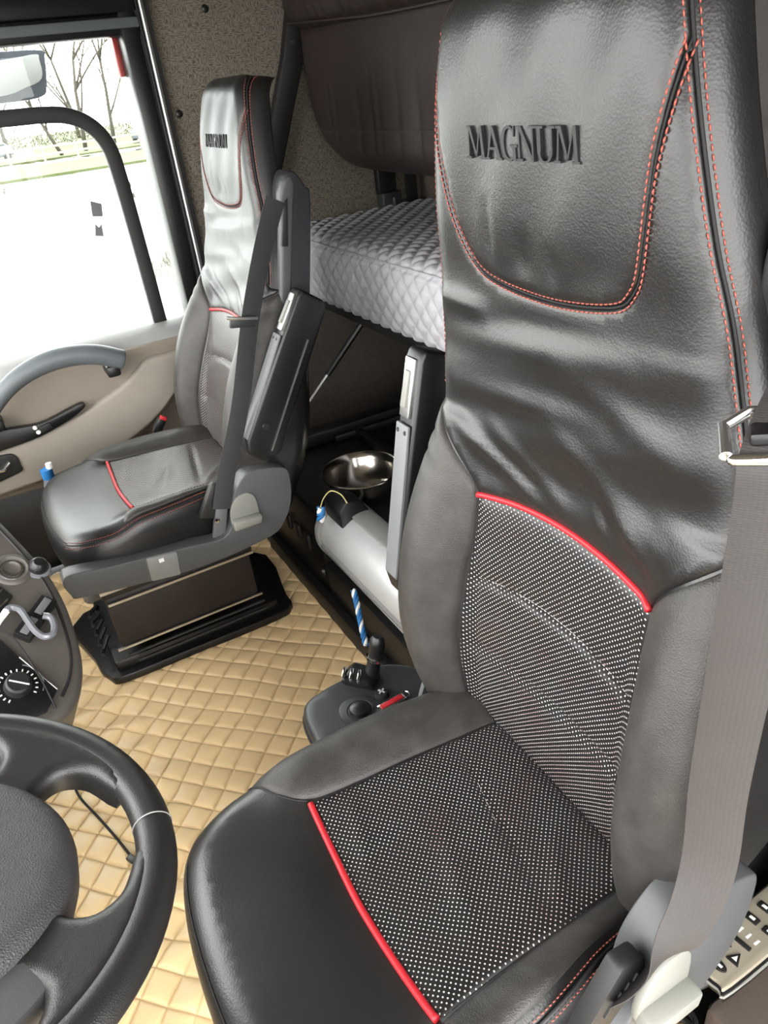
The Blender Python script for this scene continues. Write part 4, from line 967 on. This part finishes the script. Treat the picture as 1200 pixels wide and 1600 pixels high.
def centre_dash():
    # instrument pod of the dashboard curving round the driver: sloping face with trim, dials and clutter
    n = Vector((.3, -.45, .84)).normalized(); e1 = (Vector((1, 0, 0))-n*n.x).normalized(); e2 = n.cross(e1); O = Vector((-.28, .55, .55))
    k = empty('dashboard', O, 'grey-brown dashboard with dial panel curving beside the steering wheel', 'dashboard')
    o = B().prism([(-.97, .02), (-.70, .02), (-.62, .38), (-.62, .52), (-.72, .60), (-.97, .59)], lambda x, z, y: (x-O.x, y-O.y, z-O.z), -.75, 1.85).out('dash_body', 'dash_brown', k, bevel=.03, seg=3)
    q = lambda a, b, h: tuple(e1*a+e2*b+n*h)
    out = cr([(-.30, .60), (-.12, .56), (-.035, .385), (-.008, .318), (.018, .25), (.038, .19), (.048, .133), (.050, .077), (.046, .011), (.034, -.036), (.012, -.075), (-.03, -.10), (-.12, -.12), (-.30, -.13)], 5, True)
    pillow('pod_face', out, lambda x, y: 0*x, .20, .014, 'dash_brown', k, step=.012, fn=q)
    tr = cr([(-.045, .372), (-.022, .312), (.003, .246), (.022, .186), (.031, .130), (.033, .077), (.028, .015), (.014, -.028), (-.006, -.058)], 6)
    B().tube([q(a, b, .0005) for a, b in tr], .0028, 6).out('face_groove', 'black_rubber', k)
    # dark lower panel with bright edge and rotary dial
    lp = B().prism([(-.16, .085), (-.068, .071), (-.049, .028), (-.010, -.046), (-.035, -.078), (-.16, -.095)], q, .0, .006).out('dial_panel', 'black_plastic', k, bevel=.002)
    B().tube([q(-.049, .028, .007), q(-.010, -.046, .007)], .0012, 6).out('panel_edge', 'satin_metal', lp)
    c = (-.064, -.022)
    dl = B().lathe([(0, .016), (.016, .016), (.019, .013), (.021, .0)], (0, 0, 0), 32).out('rotary_dial', 'black_rubber', lp)
    def place(o, a, b, h):
        Mx = Matrix((e1, e2, n)).transposed().to_4x4(); Mx.translation = Vector(q(a, b, h)); o.matrix_local = Mx
    place(dl, c[0], c[1], .006)
    for i in range(17):
        t = R(-40+i*17); B().tube([q(c[0]+.026*math.cos(t), c[1]+.026*math.sin(t), .0068), q(c[0]+.030*math.cos(t), c[1]+.030*math.sin(t), .0068)], .0012, 5).out('dial_mark', 'white_paint', lp)
    B().tube([q(c[0]-.012, c[1]+.006, .0225), q(c[0]+.014, c[1]-.010, .0225)], .0014, 5).out('pointer', 'white_paint', lp)
    B().tube([q(c[0]+.038*math.cos(R(t)), c[1]+.038*math.sin(R(t)), .0065) for t in range(-30, 70, 8)], .001, 5).out('dial_ring', 'handle_grey', lp)
    # socket with chrome ring
    so = B().lathe([(.0, -.012), (.012, -.012), (.0145, .004), (.0175, .004), (.019, .0)], (0, 0, 0), 28).out('power_socket', 'chrome', k); place(so, -.018, .206, .001)
    B().lathe([(.020, .0), (.026, .004), (.031, .003), (.034, 0)], (0, 0, 0), 32).out('socket_bezel', 'dash_brown', so)
    B().lathe([(0, -.006), (.0135, -.006)], (0, 0, 0), 20).out('socket_well', 'black_rubber', so)
    # bright air vent blades at the frame edge
    for i in range(3): B().box(q(-.062+.003*i, .150-.022*i, .004), (.05, .003, .004), Matrix((e1, e2, n)).transposed() @ Matrix.Rotation(R(38), 3, 'Z')).out('vent_blade', 'chrome', k)
    B().prism([(-.11, .19), (-.05, .185), (-.03, .150), (-.075, .09), (-.12, .10)], q, -.001, .003).out('vent_recess', 'black_rubber', k, bevel=.001)
    # suction ball mount
    m = empty('suction_mount', O+Vector(q(.024, .198, .0)), 'black glossy suction ball mount at the dashboard edge', 'mount')
    o = B().lathe([(0, .024), (.009, .022), (.015, .015), (.017, .006), (.0155, 0)], (0, 0, 0), 24).out('ball', 'black_plastic', m)
    o.matrix_local = Matrix((e1, e2, n)).transposed().to_4x4()
    o = B().lathe([(.0165, .004), (.021, .003), (.022, .0), (.0165, 0)], (0, 0, 0), 24).out('cup_rim', 'clear_grey', m); o.matrix_local = Matrix((e1, e2, n)).transposed().to_4x4()
    # small black device clipped to the face
    Mb = Matrix((e1, e2, n)).transposed() @ Matrix.Rotation(R(46), 3, 'Z')
    d = empty('clip_device', O+Vector(q(-.008, .092, .009)), 'small black device with grey insert stuck on the dashboard', 'device')
    B().box((0, 0, 0), (.088, .030, .016), Mb).out('case', 'black_plastic', d, bevel=.003)
    for s_ in (-.022, .022):
        B().box(Mb @ Vector((s_, 0, .0085)), (.034, .013, .003), Mb).out('insert', 'grey_plastic', d, bevel=.001)
    # clear S hook
    hk = empty('plastic_hook', O+Vector(q(-.02, .06, .02)), 'translucent grey plastic hook hanging over the black device', 'hook')
    pts = [(-.030, .050), (-.022, .053), (-.010, .044), (-.004, .020), (.002, -.002), (.012, -.016), (.026, -.014), (.032, .002), (.030, .018), (.020, .024)]
    B().tube(cr([e1*a+e2*b+n*.006 for a, b in pts], 5), .0058, 8).out('hook_bar', 'clear_grey', hk)
    B().tube([e1*-.030+e2*.050+n*.004, e1*-.045+e2*.035+n*.0, e1*-.062+e2*.012-n*.004], [.006, .005, .004], 8).out('bracket', 'white_paint', hk)
    # black lead running down from the device
    w = B().tube(cr([q(-.10, .10, .03), q(-.06, .065, .028), (-.03, .0, .0), q(-.035, .02, .022), q(-.022, -.06, .015)][0:2]+[q(-.045, .03, .024), q(-.03, -.03, .016), q(-.02, -.075, .0)], 6), .0016, 6).out('thin_lead', 'black_rubber')
    w.location = O; tag(w, 'thin black lead running across the dashboard face', 'cable')
centre_dash()

def usb_cable():
    k = empty('usb_cable', (-.295, .558, .004), 'thin black cable with small plug lying on the tan mat', 'cable')
    pts = [(-.47, 1.10, .006), (-.42, .97, .006), (-.379, .876, .006), (-.366, .80, .007), (-.341, .725, .006), (-.318, .65, .006), (-.300, .585, .006)]
    o = Vector(k.location)
    B().tube([Vector(p)-o for p in cr(pts, 8)], .0028, 8).out('cord', 'black_rubber', k)
    A = Matrix.Rotation(R(-63), 3, 'Z')
    B().box((-.002, .012, .004), (.034, .014, .009), A).out('plug', 'black_plastic', k, bevel=.002)
    B().box((.008, -.010, .004), (.012, .010, .005), A).out('plug_tip', 'satin_metal', k, bevel=.001)
usb_cable()

def near_corner():
    # trim box, carpet and clutter beside the driver seat base
    b = empty('trim_box', (.55, -.55, 0), 'brown plastic trim box with grey carpet beside the driver seat', 'trim box')
    B().bb(-.23, .30, -.22, .262, -.01, .265).out('box_body', 'brown_vinyl', b, bevel=.012)
    B().bb(-.20, .28, -.20, .135, .262, .272).out('carpet_pad', 'dark_carpet', b, bevel=.004)
    # remote control of the heater
    r = empty('remote_control', (0.4140, -0.2720, .272), 'beige handset with black buttons lying beside the driver seat', 'remote control')
    A = Matrix.Rotation(R(2), 3, 'Z') @ Matrix.Rotation(R(-8), 3, 'X')
    fn = lambda a, b_, w: tuple(A @ Vector((a, b_, w)))
    ol = cr([(-.066, -.030), (-.076, -.018), (-.077, .018), (-.066, .030), (.10, .034), (.115, .02), (.115, -.02), (.10, -.034)], 4, True)
    B().prism(ol, fn, .004, .018).out('shell', 'black_plastic', r, bevel=.004)
    face = B().prism([(a*.95, b_*.90) for a, b_ in ol], fn, .016, .024).out('face', 'remote_beige', r, bevel=.003)
    B().tube([fn(a, b_, .0145) for a, b_ in ol], .0022, 6, closed=True).out('chrome_rim', 'lever_grey', r)
    def btn(poly, mat='black_rubber', h=.0265, nm='button'): return B().prism(poly, fn, .022, h).out(nm, mat, face, bevel=.0006)
    el = [(-.055+.007*math.cos(t), .0+.014*math.sin(t)) for t in np.linspace(0, 6.28, 21)[:-1]]
    btn(el); btn([(-.057, -.008), (-.053, -.008), (-.053, .008), (-.057, .008)], 'white_paint', .0268, 'button_symbol')
    for sy, fl in ((-.010, 1), (.012, -1)):
        cx = -.030; t = [(cx-.009*fl, sy-.009), (cx-.009*fl, sy+.009), (cx+.009*fl, sy)]
        btn(t); btn([(cx-.005*fl, sy-.004), (cx-.005*fl, sy+.004), (cx+.004*fl, sy)], 'white_paint', .0268, 'button_symbol')
    btn([(-.010, -.014), (-.004, -.014), (-.004, .014), (-.010, .014)])
    for y in (-.012, 0, .012): btn([(.004, y-.002), (.014, y-.002), (.014, y+.002), (.004, y+.002)], 'white_paint', .0243, 'printed_mark')
    for x0, y in ((.028, .012), (.028, -.014), (.055, .012), (.055, -.014), (.082, .0)):
        btn([(x0, y-.009), (x0+.011, y-.009), (x0+.011, y+.009), (x0, y+.009)]); btn([(x0+.003, y-.004), (x0+.008, y-.004), (x0+.008, y+.004), (x0+.003, y+.004)], 'white_paint', .0268, 'button_symbol')
    B().tube([fn(-.076, 0, .010), fn(-.098, .004, .006)], [.007, .0045], 10).out('strain_relief', 'black_rubber', r)
    # coiled lead
    c = empty('coiled_lead', (.30, -.33, .0), 'black coiled lead hanging below the handset', 'cable')
    pts = [(-.012+.018*math.cos(t), .05+.018*math.sin(t), .275-.0042*t) for t in np.linspace(0, 6.28*9, 160)]
    B().tube(pts, .0042, 6).out('coil', 'black_rubber', c)
    # dark bottle behind the belt
    t = empty('dark_bottle', (.56, -.27, .265), 'dark green bottle standing behind the driver seat belt', 'bottle')
    B().lathe([(0, 0), (.045, 0), (.048, .01), (.048, .10), (.047, .105)], (0, 0, 0), 32).out('body', 'green_bottle', t)
    B().lathe([(.047, .105), (.049, .108), (.049, .125), (.040, .15), (.0, .152)], (0, 0, 0), 32).out('cap', 'black_plastic', t)
    # blue bottle top in the door pocket behind the passenger cushion
    o = empty('bottle_top', (-.188, 1.60, .0), 'blue bottle with white cap in the door pocket beside passenger seat', 'bottle')
    B().lathe([(0, 0), (.035, 0), (.036, .36), (.02, .42), (.014, .44), (0, .44)], (0, 0, 0), 24).out('body', 'clear_grey', o)
    B().lathe([(.016, .43), (.017, .462), (0, .465)], (0, 0, 0), 20).out('cap', 'blue_cord', o)
    B().lathe([(0, .48), (.009, .478), (.010, .462)], (.012, 0, 0), 14).out('spout', 'white_paint', o)
near_corner()
